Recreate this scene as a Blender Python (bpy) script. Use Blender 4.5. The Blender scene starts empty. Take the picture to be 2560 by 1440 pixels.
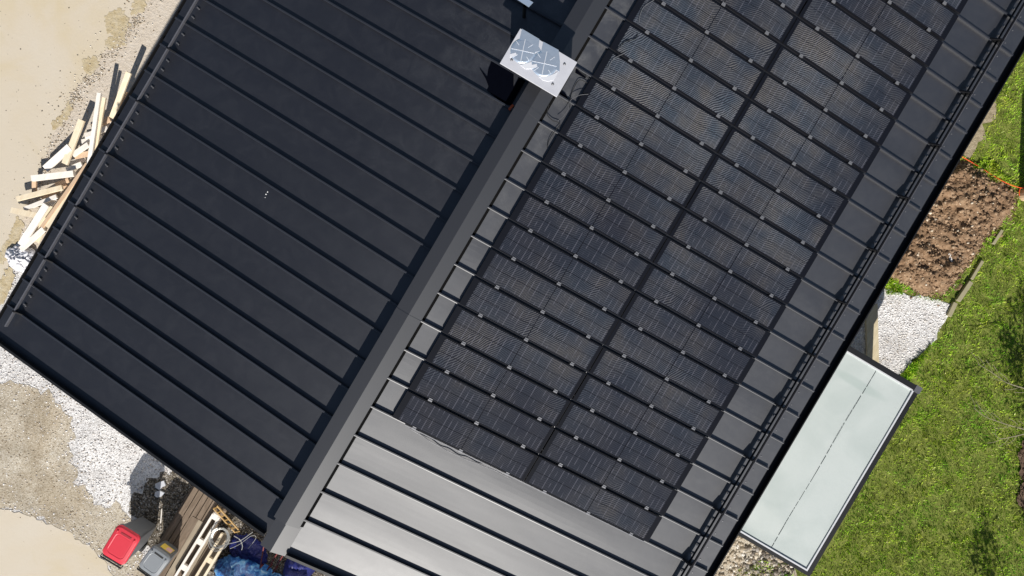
import bpy, math, random
import numpy as np
from mathutils import Vector, Matrix
random.seed(7)
rng = np.random.default_rng(11)
D = bpy.data
S = bpy.context.scene
COL = S.collection
H = 5.3                                   # ridge height above the ground (m)

# ------------------------------------------------------------------ camera
CAM = Vector((0.7486, 4.871, 10.9944 + H))
RX, RY, RZ = -0.0112, -0.0105, 0.5317
cd = D.cameras.new('camera'); cam = D.objects.new('camera', cd); COL.objects.link(cam)
cam.location = CAM; cam.rotation_euler = (RX, RY, RZ)
cd.sensor_width = 36.0; cd.lens = 1736.0 / 2560 * 36; cd.clip_end = 500
S.camera = cam
# ------------------------------------------------------------------ sky and sun
SUN_EL = math.radians(38.0)
sd = Vector((0.446, -0.896, 0)); sd.normalize()
lean = math.radians(-2.0)
sx, sy = 0.507, -0.862
sun_h = Vector((sx*math.cos(lean) - sy*math.sin(lean), sx*math.sin(lean) + sy*math.cos(lean), 0)).normalized()
sun_v = Vector((sun_h.x*math.cos(SUN_EL), sun_h.y*math.cos(SUN_EL), math.sin(SUN_EL)))
w = D.worlds.new('World'); S.world = w; w.use_nodes = True
nt = w.node_tree
sky = nt.nodes.new('ShaderNodeTexSky'); sky.sky_type = 'NISHITA'; sky.sun_disc = False
sky.sun_elevation = SUN_EL
sky.sun_rotation = math.atan2(sun_h.x, sun_h.y)
sky.air_density = 1.0; sky.dust_density = 0.6
bg = nt.nodes['Background']; bg.inputs['Strength'].default_value = 0.052
nt.links.new(sky.outputs[0], bg.inputs[0])
sl = D.lights.new('sun', 'SUN'); sl.energy = 4.6; sl.angle = math.radians(0.5); sl.color = (1.0, 0.96, 0.90)
so = D.objects.new('sun', sl); COL.objects.link(so)
so.rotation_euler = sun_v.to_track_quat('Z', 'Y').to_euler()
S.view_settings.view_transform = 'Standard'; S.view_settings.look = 'None'
S.view_settings.gamma = 1; S.view_settings.exposure = 0.42
S.cycles.max_bounces = 6

# ------------------------------------------------------------------ geometry helpers
RM = Matrix.Rotation(RZ, 3, 'Z') @ Matrix.Rotation(RY, 3, 'Y') @ Matrix.Rotation(RX, 3, 'X')
def ray(px, py): return RM @ Vector((px - 1280, 720 - py, -1736.0))
def U(px, py, z=0.0):                     # where the sight line of the survey photo meets height z
    d = ray(px, py); return CAM + d * ((z - CAM.z) / d.z)
def PX(P):
    q = RM.transposed() @ (Vector(P) - CAM); return (1280 + 1736*q.x/-q.z, 720 - 1736*q.y/-q.z)
TR, TL, KR, KL = math.tan(0.161), math.tan(0.1489), 0.0334, 0.0268
def zr(x): return H - x*TR                # right roof plane
def zl(x): return H - 0.12 + x*TL         # left roof plane (x negative)
def yr(k, x): return k*0.52 + KR*abs(x)
def yl(k, x): return k*0.52 + KL*abs(x)

class MB:
    def __init__(s): s.v = []; s.f = []
    def add(s, vs, fs):
        n = len(s.v); s.v += [Vector(v) for v in vs]; s.f += [tuple(i+n for i in f) for f in fs]; return s
    def box(s, x0, x1, y0, y1, z0, z1):
        return s.add([(x0,y0,z0),(x1,y0,z0),(x1,y1,z0),(x0,y1,z0),(x0,y0,z1),(x1,y0,z1),(x1,y1,z1),(x0,y1,z1)],
              [(0,3,2,1),(4,5,6,7),(0,1,5,4),(1,2,6,5),(2,3,7,6),(3,0,4,7)])
    def hexa(s, b, t):                    # bottom quad and top quad, both counter-clockwise seen from above
        return s.add(list(b)+list(t), [(0,3,2,1),(4,5,6,7),(0,1,5,4),(1,2,6,5),(2,3,7,6),(3,0,4,7)])
    def beam(s, a, b, w_, h_, up=(0,0,1), roll=0.0, taper=1.0):
        a = Vector(a); b = Vector(b); d = (b-a).normalized()
        sd_ = d.cross(Vector(up)).normalized(); u = sd_.cross(d).normalized()
        if roll: q = Matrix.Rotation(roll, 3, d); sd_ = q @ sd_; u = q @ u
        vs = []
        for p, t in ((a,1.0),(b,taper)):
            for i, j in ((-1,-1),(1,-1),(1,1),(-1,1)): vs.append(p + sd_*(i*w_/2*t) + u*(j*h_/2*t))
        return s.add(vs, [(0,1,2,3),(7,6,5,4),(0,4,5,1),(1,5,6,2),(2,6,7,3),(3,7,4,0)])
    def tube(s, pts, r, n=8, rads=None):
        pts = [Vector(p) for p in pts]; base = len(s.v); up = Vector((0,0,1))
        for i, p in enumerate(pts):
            d = (pts[min(i+1,len(pts)-1)] - pts[max(i-1,0)]).normalized()
            a = d.cross(up)
            if a.length < 1e-3: a = d.cross(Vector((1,0,0)))
            a.normalize(); b = d.cross(a).normalized(); rr = rads[i] if rads else r
            for k in range(n):
                t = 2*math.pi*k/n; s.v.append(p + a*(rr*math.cos(t)) + b*(rr*math.sin(t)))
        for i in range(len(pts)-1):
            for k in range(n):
                k2 = (k+1) % n
                s.f.append((base+i*n+k, base+i*n+k2, base+(i+1)*n+k2, base+(i+1)*n+k))
        s.f.append(tuple(base+k for k in range(n))[::-1]); e = base+(len(pts)-1)*n
        s.f.append(tuple(e+k for k in range(n))); return s
    def prism(s, poly, z0, z1):           # counter-clockwise outline
        n = len(poly)
        f0 = (lambda x,y: z0) if not callable(z0) else z0
        f1 = (lambda x,y: z1) if not callable(z1) else z1
        vs = [(x,y,f0(x,y)) for x,y in poly] + [(x,y,f1(x,y)) for x,y in poly]
        return s.add(vs, [tuple(range(n))[::-1], tuple(range(n,2*n))] + [(i,(i+1)%n,n+(i+1)%n,n+i) for i in range(n)])
    def lathe(s, prof, c, n=20):
        base = len(s.v)
        for r, z in prof:
            for k in range(n):
                t = 2*math.pi*k/n; s.v.append(Vector((c[0]+r*math.cos(t), c[1]+r*math.sin(t), c[2]+z)))
        for i in range(len(prof)-1):
            for k in range(n):
                k2=(k+1)%n; s.f.append((base+i*n+k, base+i*n+k2, base+(i+1)*n+k2, base+(i+1)*n+k))
        return s

def wloc(o):
    p = Vector((0,0,0))
    while o is not None: p += o.location; o = o.parent
    return p
def build(name, mb, m, parent=None, origin=None, bevel=0, smooth=False):
    o_w = wloc(parent) if parent is not None else Vector(origin if origin is not None else (0,0,0))
    me = D.meshes.new(name)
    me.from_pydata([tuple(v - o_w) for v in mb.v], [], mb.f); me.update()
    me.materials.append(m)
    o = D.objects.new(name, me); COL.objects.link(o)
    if parent is not None: o.parent = parent
    else: o.location = o_w
    if smooth: me.polygons.foreach_set('use_smooth', [True]*len(me.polygons))
    if bevel:
        md = o.modifiers.new('bevel','BEVEL'); md.width = bevel; md.segments = 2; md.limit_method = 'ANGLE'; md.angle_limit = math.radians(40)
    return o
def tag(o, label, cat, group=None):
    o['label'] = label; o['category'] = cat
    if group: o['group'] = group
    return o
def thing(name, loc, label, cat, group=None):
    o = D.objects.new(name, None); COL.objects.link(o); o.location = loc; o.empty_display_size = 0.2
    return tag(o, label, cat, group)
def kind(o, k): o['kind'] = k; return o

# ------------------------------------------------------------------ material helpers
class N:
    def __init__(s, name):
        s.m = D.materials.new(name); s.m.use_nodes = True; s.t = s.m.node_tree
        s.b = s.t.nodes['Principled BSDF']
    def n(s, typ, **kw):
        x = s.t.nodes.new('ShaderNode'+typ)
        for k, v in kw.items():
            if k.startswith('i_'):
                k2 = k[2:].replace('_',' '); x.inputs[int(k2) if k2.isdigit() else k2].default_value = v
            else: setattr(x, k, v)
        return x
    def l(s, a, b): s.t.links.new(a, b)
    def co(s, out='Object', scale=None, rot=None):
        c = s.n('TexCoord').outputs[out]
        if scale is None and rot is None: return c
        mp = s.n('Mapping'); s.l(c, mp.inputs[0])
        if scale is not None: mp.inputs['Scale'].default_value = scale
        if rot is not None: mp.inputs['Rotation'].default_value = rot
        return mp.outputs[0]
    def noise(s, vec, sc, det=4, rough=.55, dist=0):
        x = s.n('TexNoise'); s.l(vec, x.inputs['Vector']); x.inputs['Scale'].default_value = sc
        x.inputs['Detail'].default_value = det; x.inputs['Roughness'].default_value = rough; x.inputs['Distortion'].default_value = dist
        return x.outputs['Fac']
    def ramp(s, fac, stops):
        r = s.n('ValToRGB'); s.l(fac, r.inputs[0]); e = r.color_ramp.elements
        while len(e) < len(stops): e.new(0.5)
        for el, (p, c) in zip(e, stops):
            el.position = p; el.color = tuple(c)+(1,) if len(c)==3 else ((c[0],)*3+(1,) if len(c)==1 else c)
        return r.outputs[0]
    def mix(s, fac, a, b, typ='MIX'):
        x = s.n('Mix', data_type='RGBA', blend_type=typ)
        if isinstance(fac, (int,float)): x.inputs[0].default_value = fac
        else: s.l(fac, x.inputs[0])
        for inp, v in ((x.inputs[6],a),(x.inputs[7],b)):
            if isinstance(v, tuple): inp.default_value = v if len(v)==4 else v+(1,)
            else: s.l(v, inp)
        return x.outputs[2]
    def math(s, op, a, b=None, clamp=False):
        x = s.n('Math', operation=op, use_clamp=clamp)
        for i, v in enumerate((a,b)):
            if v is None: continue
            if isinstance(v,(int,float)): x.inputs[i].default_value = v
            else: s.l(v, x.inputs[i])
        return x.outputs[0]
    def bump(s, h, st=.3, dist=.01, prev=None):
        b = s.n('Bump'); s.l(h, b.inputs['Height']); b.inputs['Strength'].default_value = st; b.inputs['Distance'].default_value = dist
        if prev is not None: s.l(prev, b.inputs['Normal'])
        return b.outputs[0]
    def set(s, col=None, rough=None, metal=None, spec=None, normal=None):
        for k, v in (('Base Color',col),('Roughness',rough),('Metallic',metal),('Specular IOR Level',spec),('Normal',normal)):
            if v is None: continue
            if isinstance(v, tuple): s.b.inputs[k].default_value = v if len(v)==4 else v+(1,)
            elif isinstance(v,(int,float)): s.b.inputs[k].default_value = v
            else: s.l(v, s.b.inputs[k])
        return s.m
def simple(name, c, r=.6, metal=0, spec=.5, var=.15, sc=8, bump=0):
    a = N(name); v = a.co(); n_ = a.noise(v, sc, 5)
    col = a.mix(n_, tuple(x*(1-var) for x in c), tuple(min(1,x*(1+var)) for x in c))
    return a.set(col, r, metal, spec, a.bump(a.noise(v, sc*6, 3), bump, .004) if bump else None)

def roof_metal(name, side, base=(0.0075,0.008,0.0125)):
    a = N(name); v = a.co()
    big = a.noise(v, .9, 3); fine = a.noise(v, 9, 6, .65)
    specks = a.ramp(a.noise(v, 38, 2, .5), [(0.0,(0,)),(.74,(0,)),(.80,(1,))])
    # dust and handling marks, denser near the ridge where the installers stood
    sep = a.n('SeparateXYZ'); a.l(v, sep.inputs[0])
    if side < 0: near = a.n('MapRange', i_1=-3.6, i_2=-0.4); a.l(sep.outputs[0], near.inputs[0])
    else: near = a.n('MapRange', i_1=1.6, i_2=0.0); a.l(sep.outputs[0], near.inputs[0])
    yup = a.n('MapRange', i_1=-2.0, i_2=7.0); a.l(sep.outputs[1], yup.inputs[0])
    nr = a.math('MULTIPLY', near.outputs[0], a.math('MULTIPLY', yup.outputs[0], near.outputs[0]))
    smud = a.ramp(a.noise(v, 3.2, 7, .68, .6), [(.44,(0,)),(.72,(1,))])
    dust = a.math('MULTIPLY', smud, a.math('ADD', a.math('MULTIPLY', nr, .85), .05), True)
    grain = a.ramp(a.noise(v, 70, 3, .7), [(.45,(.35,)),(.62,(1,))]); dust = a.math('MULTIPLY', dust, grain, True)
    dust2 = a.math('MULTIPLY', specks, a.math('ADD', a.math('MULTIPLY', nr, .8), .05), True)
    col = a.mix(big, tuple(x*.9 for x in base), tuple(x*1.12 for x in base))
    col = a.mix(dust, col, (.24,.235,.22) if side > 0 else (.20,.205,.215))
    sheen = a.math('MULTIPLY', a.math('MULTIPLY', near.outputs[0], near.outputs[0]), a.noise(v, .8, 3, .5))  # soft sheen toward the ridge, painted into the base colour
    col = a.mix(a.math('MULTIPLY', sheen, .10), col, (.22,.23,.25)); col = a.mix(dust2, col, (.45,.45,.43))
    ro = a.math('ADD', a.math('MULTIPLY', fine, .08), .455 if side > 0 else .42)
    ro = a.math('ADD', ro, a.math('MULTIPLY', dust, .3))
    # slight waviness of the thin sheet
    oil = a.noise(a.co(scale=(.55,1.7,1)), 1.0, 2, .4)
    nm = a.bump(oil, .22, .03)
    nm = a.bump(a.noise(v, 320, 2), .12, .001, nm)
    a.b.inputs['IOR'].default_value = 1.76 if side > 0 else 1.5  # same metal on both; left slope's shade put in as weaker reflection
    return a.set(col, ro, 0, 1.0, nm)
M = {}
M['roof_l'] = roof_metal('anthracite_sheet_left', -1)
M['roof_r'] = roof_metal('anthracite_sheet_right', 1)
M['seam'] = simple('seam_metal', (.018,.020,.027), .42, 0, .75, .15, 3)
M['trim'] = simple('anthracite_trim', (.013,.013,.016), .47, 0, 1.0, .1, 2)
M['trim'].node_tree.nodes['Principled BSDF'].inputs['IOR'].default_value = 1.62
M['gutter'] = simple('black_gutter', (.010,.010,.011), .5, 0, .4, .2, 3)
M['guard'] = simple('black_guard', (.006,.006,.008), .6, 0, .25, .2, 8)
M['clip'] = simple('grey_clip', (.16,.16,.17), .4, .4, .5, .2, 20)
M['clamp'] = simple('aluminium_clamp', (.27,.27,.28), .42, .6, .5, .1, 20)
M['frame'] = simple('black_frame', (.007,.007,.009), .5, 0, .25, .1, 8)
M['wall'] = simple('white_render', (.72,.70,.66), .9, 0, .2, .06, 3, .3)
M['glass'] = simple('window_glass', (.02,.025,.03), .06, 0, .8, .1, 2)
M['cable'] = simple('black_cable', (.02,.02,.02), .5)
M['orange'] = simple('orange_cord', (.75,.09,.02), .5)

def cells():
    a = N('solar_cells'); v = a.co(); oi = a.n('ObjectInfo')
    sep = a.n('SeparateXYZ'); a.l(v, sep.inputs[0]); X, Y = sep.outputs[0], sep.outputs[1]
    wv = a.n('VectorMath', operation='ADD'); a.l(v, wv.inputs[0]); a.l(a.n('NewGeometry').outputs['Position'], wv.inputs[1])
    P = a.n('NewGeometry').outputs['Position']
    warp = a.noise(P, 1.1, 2, .5); warp2 = a.noise(P, 5.0, 3, .6)
    ph = a.math('ADD', a.math('MULTIPLY', warp, 70.0), a.math('MULTIPLY', warp2, 7.0))
    ln = a.math('SINE', a.math('ADD', a.math('MULTIPLY', a.math('ADD', a.math('MULTIPLY', X, .80), a.math('MULTIPLY', Y, -.60)), 2*math.pi/.027), ph))
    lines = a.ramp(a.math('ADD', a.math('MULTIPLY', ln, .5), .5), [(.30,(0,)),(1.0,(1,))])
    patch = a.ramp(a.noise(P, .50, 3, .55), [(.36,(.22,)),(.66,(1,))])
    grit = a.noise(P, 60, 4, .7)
    sy_ = a.n('SeparateXYZ'); a.l(P, sy_.inputs[0]); sheen_y = a.n('MapRange', i_1=2.0, i_2=11.0, i_3=.5, i_4=1.35); a.l(sy_.outputs[1], sheen_y.inputs[0])  # sheen growing up the array, painted into the line brightness
    patch = a.math('MULTIPLY', patch, sheen_y.outputs[0])
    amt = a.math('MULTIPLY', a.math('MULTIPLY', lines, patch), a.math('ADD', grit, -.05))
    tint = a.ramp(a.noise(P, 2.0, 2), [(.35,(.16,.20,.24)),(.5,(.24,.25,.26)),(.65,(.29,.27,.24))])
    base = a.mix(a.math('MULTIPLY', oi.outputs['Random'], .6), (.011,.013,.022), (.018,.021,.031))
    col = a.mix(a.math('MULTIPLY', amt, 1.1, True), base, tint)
    # short solder ribbons at the cell joints
    fx = a.math('ABSOLUTE', a.math('SUBTRACT', a.math('FRACT', a.math('MULTIPLY', X, 1/.0895)), .5))
    rib = a.math('LESS_THAN', fx, .07)
    rb = a.math('MULTIPLY', rib, a.ramp(a.noise(a.co(scale=(11,5,1)), 1.0, 2), [(.42,(0,)),(.58,(1,))]))
    col = a.mix(a.math('MULTIPLY', rb, .30), col, (.19,.19,.23))
    return a.set(col, .5, 0, .12, a.bump(ln, .12, .002))
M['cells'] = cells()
M['backsheet'] = simple('black_backsheet', (.006,.007,.011), .5, 0, .10, .1, 8)

# ------------------------------------------------------------------ HOUSE
YB, YT = -0.60, 15.2                       # verge lines at the ridge
XLE, XRE = -6.42, 6.37                     # eaves
house = thing('house', (0, 7, 0), 'long low house with a black standing seam metal roof carrying solar panels', 'house')
def slope(side):
    mb = MB(); z = zr if side > 0 else zl; y = yr if side > 0 else yl
    x0, x1 = (-0.25, XRE) if side > 0 else (XLE, -0.30)
    nx = 14; xs = [x0 + (x1-x0)*i/nx for i in range(nx+1)]
    bounds = [None] + list(range(0, 30))
    for bi in range(len(bounds)-1):
        lo, hi = bounds[bi], bounds[bi+1]
        ny = 6; base = len(mb.v)
        amp = rng.uniform(-.003, .005); ph = rng.uniform(0, 6)
        for i, x in enumerate(xs):
            a_ = (YB + (KR if side>0 else KL)*abs(x)*1.0) if lo is None else y(lo, x)
            b_ = y(hi, x)
            for j in range(ny+1):
                t = j/ny
                dz = amp*math.sin(math.pi*t)*(0.6+.5*math.sin(x*1.3+ph)) if 0 < i < nx else 0
                mb.v.append(Vector((x, a_+(b_-a_)*t, z(x)+dz)))
        for i in range(nx):
            for j in range(ny):
                q = base + i*(ny+1) + j
                mb.f.append((q, q+ny+1, q+ny+2, q+1))
    # seams: an upstand with a folded head
    nsheet = len(mb.f)
    xa, xb = (x0, x1-.01) if side > 0 else (x0+.01, x1)
    for k in range(0, 29):
        for (o0, o1, h0, h1) in ((-.007,.007,.0,.044), (-.006,.012,.044,.056)):
            b = [(xa,y(k,xa)+o0,z(xa)+h0),(xb,y(k,xb)+o0,z(xb)+h0),(xb,y(k,xb)+o1,z(xb)+h0),(xa,y(k,xa)+o1,z(xa)+h0)]
            t = [(p[0],p[1],p[2]+h1-h0) for p in b]
            mb.hexa(b, t)
        b = [(xa,y(k,xa)-.019,z(xa)+.042),(xb,y(k,xb)-.019,z(xb)+.042),(xb,y(k,xb)-.007,z(xb)+.042),(xa,y(k,xa)-.007,z(xa)+.042)]
        t = [(b[0][0],b[0][1],b[0][2]+.006),(b[1][0],b[1][1],b[1][2]+.006),(b[2][0],b[2][1],b[2][2]+.010),(b[3][0],b[3][1],b[3][2]+.010)]
        mb.hexa(b, t)
    o = build('roof_slope', mb, M['roof_r'] if side > 0 else M['roof_l'], house)
    o.data.materials.append(M['seam']); mi = np.zeros(len(o.data.polygons), np.int32); mi[nsheet:] = 1
    o.data.polygons.foreach_set('material_index', mi); return o
slope_r = slope(1); slope_l = slope(-1)
# underside / deck
deck = MB()
deck.hexa([(XLE+.05,YB+.06,zl(XLE)-.16),(-.30,YB+.06,zl(-.3)-.16),(-.30,15,zl(-.3)-.16),(XLE+.05,15,zl(XLE)-.16)],
          [(XLE+.05,YB+.06+.17,zl(XLE)-.02),(-.30,YB+.06,zl(-.3)-.02),(-.30,15,zl(-.3)-.02),(XLE+.05,15,zl(XLE)-.02)])
deck.hexa([(-.29,YB+.06,zr(-.29)-.25),(XRE-.03,YB+.06,zr(XRE)-.18),(XRE-.03,15,zr(XRE)-.18),(-.29,15,zr(-.29)-.25)],
          [(-.29,YB+.06,zr(-.29)-.02),(XRE-.03,YB+.06+.2,zr(XRE)-.02),(XRE-.03,15,zr(XRE)-.02),(-.29,15,zr(-.29)-.02)])
build('roof_deck', deck, M['frame'], house)
# verge trims (upstands) at the gable edge
vt = MB()
def verge(xa, xb, z, kk):
    def yb(x): return YB + kk*abs(x)
    vt.hexa([(xa,yb(xa)-.03,z(xa)-.20),(xb,yb(xb)-.03,z(xb)-.20),(xb,yb(xb)+.012,z(xb)-.20),(xa,yb(xa)+.012,z(xa)-.20)],
            [(xa,yb(xa)-.03,z(xa)+.10),(xb,yb(xb)-.03,z(xb)+.10),(xb,yb(xb)+.012,z(xb)+.10),(xa,yb(xa)+.012,z(xa)+.10)])
verge(XLE-.06, -.50, zl, KL); build('verge_trim', vt, M['gutter'], house)
vt = MB(); verge(-.02, XRE+.10, zr, KR); build('verge_trim', vt, M['gutter'], house)
# gutters: open troughs along both eaves
def gutter(xa, xb, z0, name='gutter'):
    g = MB(); s_ = 1 if xb > xa else -1
    pr = [(xa, z0+.015), (xa, z0-.11), (xb, z0-.11), (xb, z0+.02), (xb-s_*.018, z0+.02), (xb-s_*.018, z0-.095), (xa+s_*.01, z0-.095), (xa+s_*.01, z0+.015)]
    ya, yb_ = YB+.10, 15.2; n = len(pr)
    g.add([(x,ya,z) for x,z in pr]+[(x,yb_,z) for x,z in pr], [(i,(i+1)%n,n+(i+1)%n,n+i) for i in range(n)]+[tuple(range(n)),tuple(range(2*n-1,n-1,-1))])
    return build(name, g, M['gutter'], house)
gutter(XRE-.02, XRE+.155, zr(XRE)-.03)
gutter(XLE+.02, XLE-.075, zl(XLE)-.04)
# ridge cap: two folded faces with lips
def capseg(y0, y1, dz=0, xl=-.49, xm=-.268, xr=-.06, w_=0):
    c = MB(); L_ = [(xl,H+.130+dz),(xl-.006,H+.085+dz),(xl+.014,H+.085+dz),(xm,H+.130+dz),(xr-.014,H+.035+dz),(xr,H+.028+dz),(xr,H+.062+dz),(xm,H+.168+dz)]
    n = len(L_)
    c.add([(x,y0+.0*x,z) for x,z in L_]+[(x,y1,z) for x,z in L_], [(i,(i+1)%n,n+(i+1)%n,n+i) for i in range(n)]+[tuple(range(n)),tuple(range(2*n-1,n-1,-1))])
    return c
rc = capseg(-.15, 15.2); cap = build('ridge_cap', rc, M['trim'], house)
build('cap_end_piece', capseg(-.655, -.12, -.035, -.455, -.262, -.035), M['trim'], cap)
kb = MB(); kb.box(-.46, -.30, -.12, 15.15, H-.20, H+.10); kb.box(-.30, -.09, -.12, 15.15, H-.10, H+.03); build('ridge_vent', kb, M['gutter'], house)
fl = MB(); fl.hexa([(-.062,-.12,zr(-.062)+.001),(-.018,-.12,zr(-.018)+.001),(-.018,15.1,zr(-.018)+.001),(-.062,15.1,zr(-.062)+.001)],[(-.062,-.12,zr(-.062)+.014),(-.018,-.12,zr(-.018)+.012),(-.018,15.1,zr(-.018)+.012),(-.062,15.1,zr(-.062)+.014)]); build('ridge_foam_strip', fl, simple('foam_strip',(.006,.006,.006),.95,0,.05), house)  # black strip drawn where the gap at the cap edge looks dark
for yj in (3.55, 7.3, 11.3):
    lj = MB(); L_ = [(-.493,H+.134),(-.268,H+.1725),(-.058,H+.0665),(-.06,H+.06),(-.268,H+.16),(-.49,H+.12)]
    lj.add([(x,yj,z) for x,z in L_]+[(x,yj+.10,z) for x,z in L_], [(i,(i+1)%6,6+(i+1)%6,6+i) for i in range(6)]+[tuple(range(6)),tuple(range(11,5,-1))]); build('lap_joint', lj, M['trim'], cap)
for k in range(0, 26):
    for off in (.13, .38):
        rx_ = 6.14; ry_ = yr(k, rx_)+off; rv = MB(); rv.lathe([(.012,0),(.010,.006),(.001,.008)], (rx_, ry_, zr(rx_)), 8); build('rivet', rv, M['clip'], slope_r)
# snow guards
M['clipdark'] = simple('dark_rail', (.13,.13,.145), .35, .3, .6, .1, 8)
def guard(side):
    z = zr if side > 0 else zl; y = yr if side > 0 else yl; x = 5.955 if side > 0 else -6.20
    ks = list(range(0, 28, 2)); root = None
    r = MB()
    if side > 0:
        r.tube([(x, y(0,x)-.35, z(x)+.08), (x, 15.0, z(x)+.08)], .018, 8); r.tube([(x+.02, y(0,x)-.35, z(x)+.20), (x+.02, 15.0, z(x)+.20)], .020, 8)
    else:
        r.box(x-.012, x+.012, y(0,x)-.30, 15.0, z(x)+.065, z(x)+.12)
    root = build('snow_guard', r, M['guard'] if side > 0 else M['clipdark'], house)
    if side > 0:
        lp = MB(); lp.box(x+.036, x+.050, y(0,x)-.35, 15.0, z(x)+.155, z(x)+.20); build('lip', lp, M['clipdark'], root)  # pale strip standing in for the sunlit top edge of the rail
    br = MB()
    for k in ks:
        yy = y(k, x)
        if side > 0:
            a = [(x-.14, z(x-.14)+.045), (x+.07, z(x+.07)+.045), (x+.04, z(x)+.215), (x-.01, z(x)+.215)]
        else:
            a = [(x+.15, z(x+.15)+.045), (x-.05, z(x-.05)+.045), (x-.02, z(x)+.13), (x+.02, z(x)+.13)]
        br.add([(p, yy-.012, q) for p,q in a]+[(p, yy+.012, q) for p,q in a], [(0,1,2,3),(7,6,5,4),(0,4,5,1),(1,5,6,2),(2,6,7,3),(3,7,4,0)])
        one = MB(); one.v = br.v[-8:]; one.f = [(0,1,2,3),(7,6,5,4),(0,4,5,1),(1,5,6,2),(2,6,7,3),(3,7,4,0)]
        build('bracket', one, M['guard'], root)
    for k in range(0, 27):
        for off in (.16, .34):
            yy = y(k, x) + off; s_ = 1 if side > 0 else -1
            c = MB(); xc = x + (.02 if side > 0 else .045)
            c.beam((xc-s_*.045, yy-.010, z(xc)+.035), (xc+s_*.02, yy+.010, z(xc)+.015), .022, .009)
            c.box(xc-.008, xc+.008, yy-.008, yy+.008, z(xc), z(xc)+.032)
            build('clip', c, M['clip'], root)
guard(1); guard(-1)
# chimney
cx0, cx1, cy0, cy1 = -.946, .035, 7.61, 8.21
ch = MB(); ch.box(cx0+.05, cx1-.03, cy0+.20, cy1-.03, H-.35, H+.60)
chim = build('chimney', ch, M['frame'], house)
M['alu'] = None
def alu():
    a = N('brushed_aluminium'); v = a.co()
    st = a.noise(a.co(scale=(3,60,3)), 1, 4)
    col = a.mix(a.noise(v, 6, 3), (.60,.60,.64), (.74,.74,.77))
    return a.set(col, a.math('ADD', a.math('MULTIPLY', st, .12), .42), .35, .5, a.bump(a.noise(v, 5, 2), .25, .01))
M['alu'] = alu()
def mirror():
    a = N('polished_aluminium'); v = a.co()
    col = a.mix(a.noise(v, 8, 3), (.62,.74,.88), (.76,.85,.94))  # sky blue of the reflection tinted into the metal colour
    return a.set(col, .26, .72, .5, a.bump(a.noise(v, 7, 3), .35, .012))
M['mirror'] = mirror()
M['bright'] = simple('crease_white', (.86,.87,.90), .25, .3, .8, .03, 8)
lid = MB(); lid.box(cx0, cx1, cy0, cy1, H+.625, H+.65)
capo = build('chimney_cap', lid, M['alu'], chim, bevel=.004)
def cp(px, py): p = U(px, py, H+.652); return (p.x, p.y)
def area(p): return sum(p[i-1][0]*p[i][1]-p[i][0]*p[i-1][1] for i in range(len(p)))/2
def ccw(p): return p if area(p) > 0 else p[::-1]
def crop(pts, ox, oy, s_): return [(ox+x/s_, oy+y/s_) for x, y in pts]
# two shallow dished pressings, polished where the protective film is peeled off
c1 = (1180+610/4.8, 612/4.8); c2 = (1180+868/4.8, 765/4.8)
def disc(c, r, name):
    p = U(c[0], c[1], H+.652); R_ = r/168.0*1.0
    d = MB(); prof = [(0.001,.012),(R_*.35,.009),(R_*.8,.004),(R_,.0025),(R_,0.0)]
    d.lathe(prof[::-1], (p.x, p.y, H+.650), 32); build(name, d, M['mirror'], capo, smooth=True)
    return p, R_
pl = crop([(600,345),(810,470),(800,560),(830,610),(700,640),(600,480),(570,470)], 1180, 0, 4.8)
q = MB(); q.prism(ccw([cp(*a) for a in pl]), H+.6495, H+.6535); build('polished_patch', q, M['mirror'], capo)
pl = crop([(855,500),(1040,600),(1055,740),(1050,860),(880,770),(830,610)], 1180, 0, 4.8)
q = MB(); q.prism(ccw([cp(*a) for a in pl]), H+.6495, H+.6537); build('polished_patch', q, M['mirror'], capo)
P1, R1 = disc(c1, 150/4.8, 'pressed_dish'); P2, R2 = disc(c2, 158/4.8, 'pressed_dish')
for (P_, R_) in ((P1,R1),(P2,R2)):
    for k in range(8):
        t = math.radians(22.5*0+k*45+RZ*57.3-12); r0 = .0 if k % 2 == 0 else R_*.55; r1 = R_*.95
        if k in (1,5): r0 = R_*.5
        b = MB(); b.beam((P_.x+math.cos(t)*r0, P_.y+math.sin(t)*r0, H+.663-.010*r0/R_), (P_.x+math.cos(t)*r1, P_.y+math.sin(t)*r1, H+.6535), .008 if k % 2 == 0 else .006, .005)
        build('crease', b, M['bright'], capo)
for a in ([(455,650),(610,612),(625,640),(455,690)], [(580,780),(715,742),(718,778),(870,752),(872,775),(720,825),(640,828)], [(800,918),(900,916),(980,890),(1030,860),(980,960),(920,978),(850,962)]):
    pts = crop(a, 1180, 0, 4.8); q = MB(); q.prism(ccw([cp(*x) for x in pts]), H+.650, H+.6565); build('film_fold', q, M['bright'], capo)
for a in ((1110,768),(968,1008),(476,718)):
    p = U(*crop([a],1180,0,4.8)[0], H+.652); s_ = MB(); s_.lathe([(.001,.016),(.012,.014),(.017,.004),(.022,0)][::-1], (p.x,p.y,H+.650), 12)
    build('screw', s_, M['clip'], capo, smooth=True)
# second cowl just beyond
lid2 = MB(); pp = [U(1333,8,H+.8), U(1322,20,H+.8)]
lid2.box(-1.60, -.86, 8.86, 8.95, H+.78, H+.80)
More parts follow.
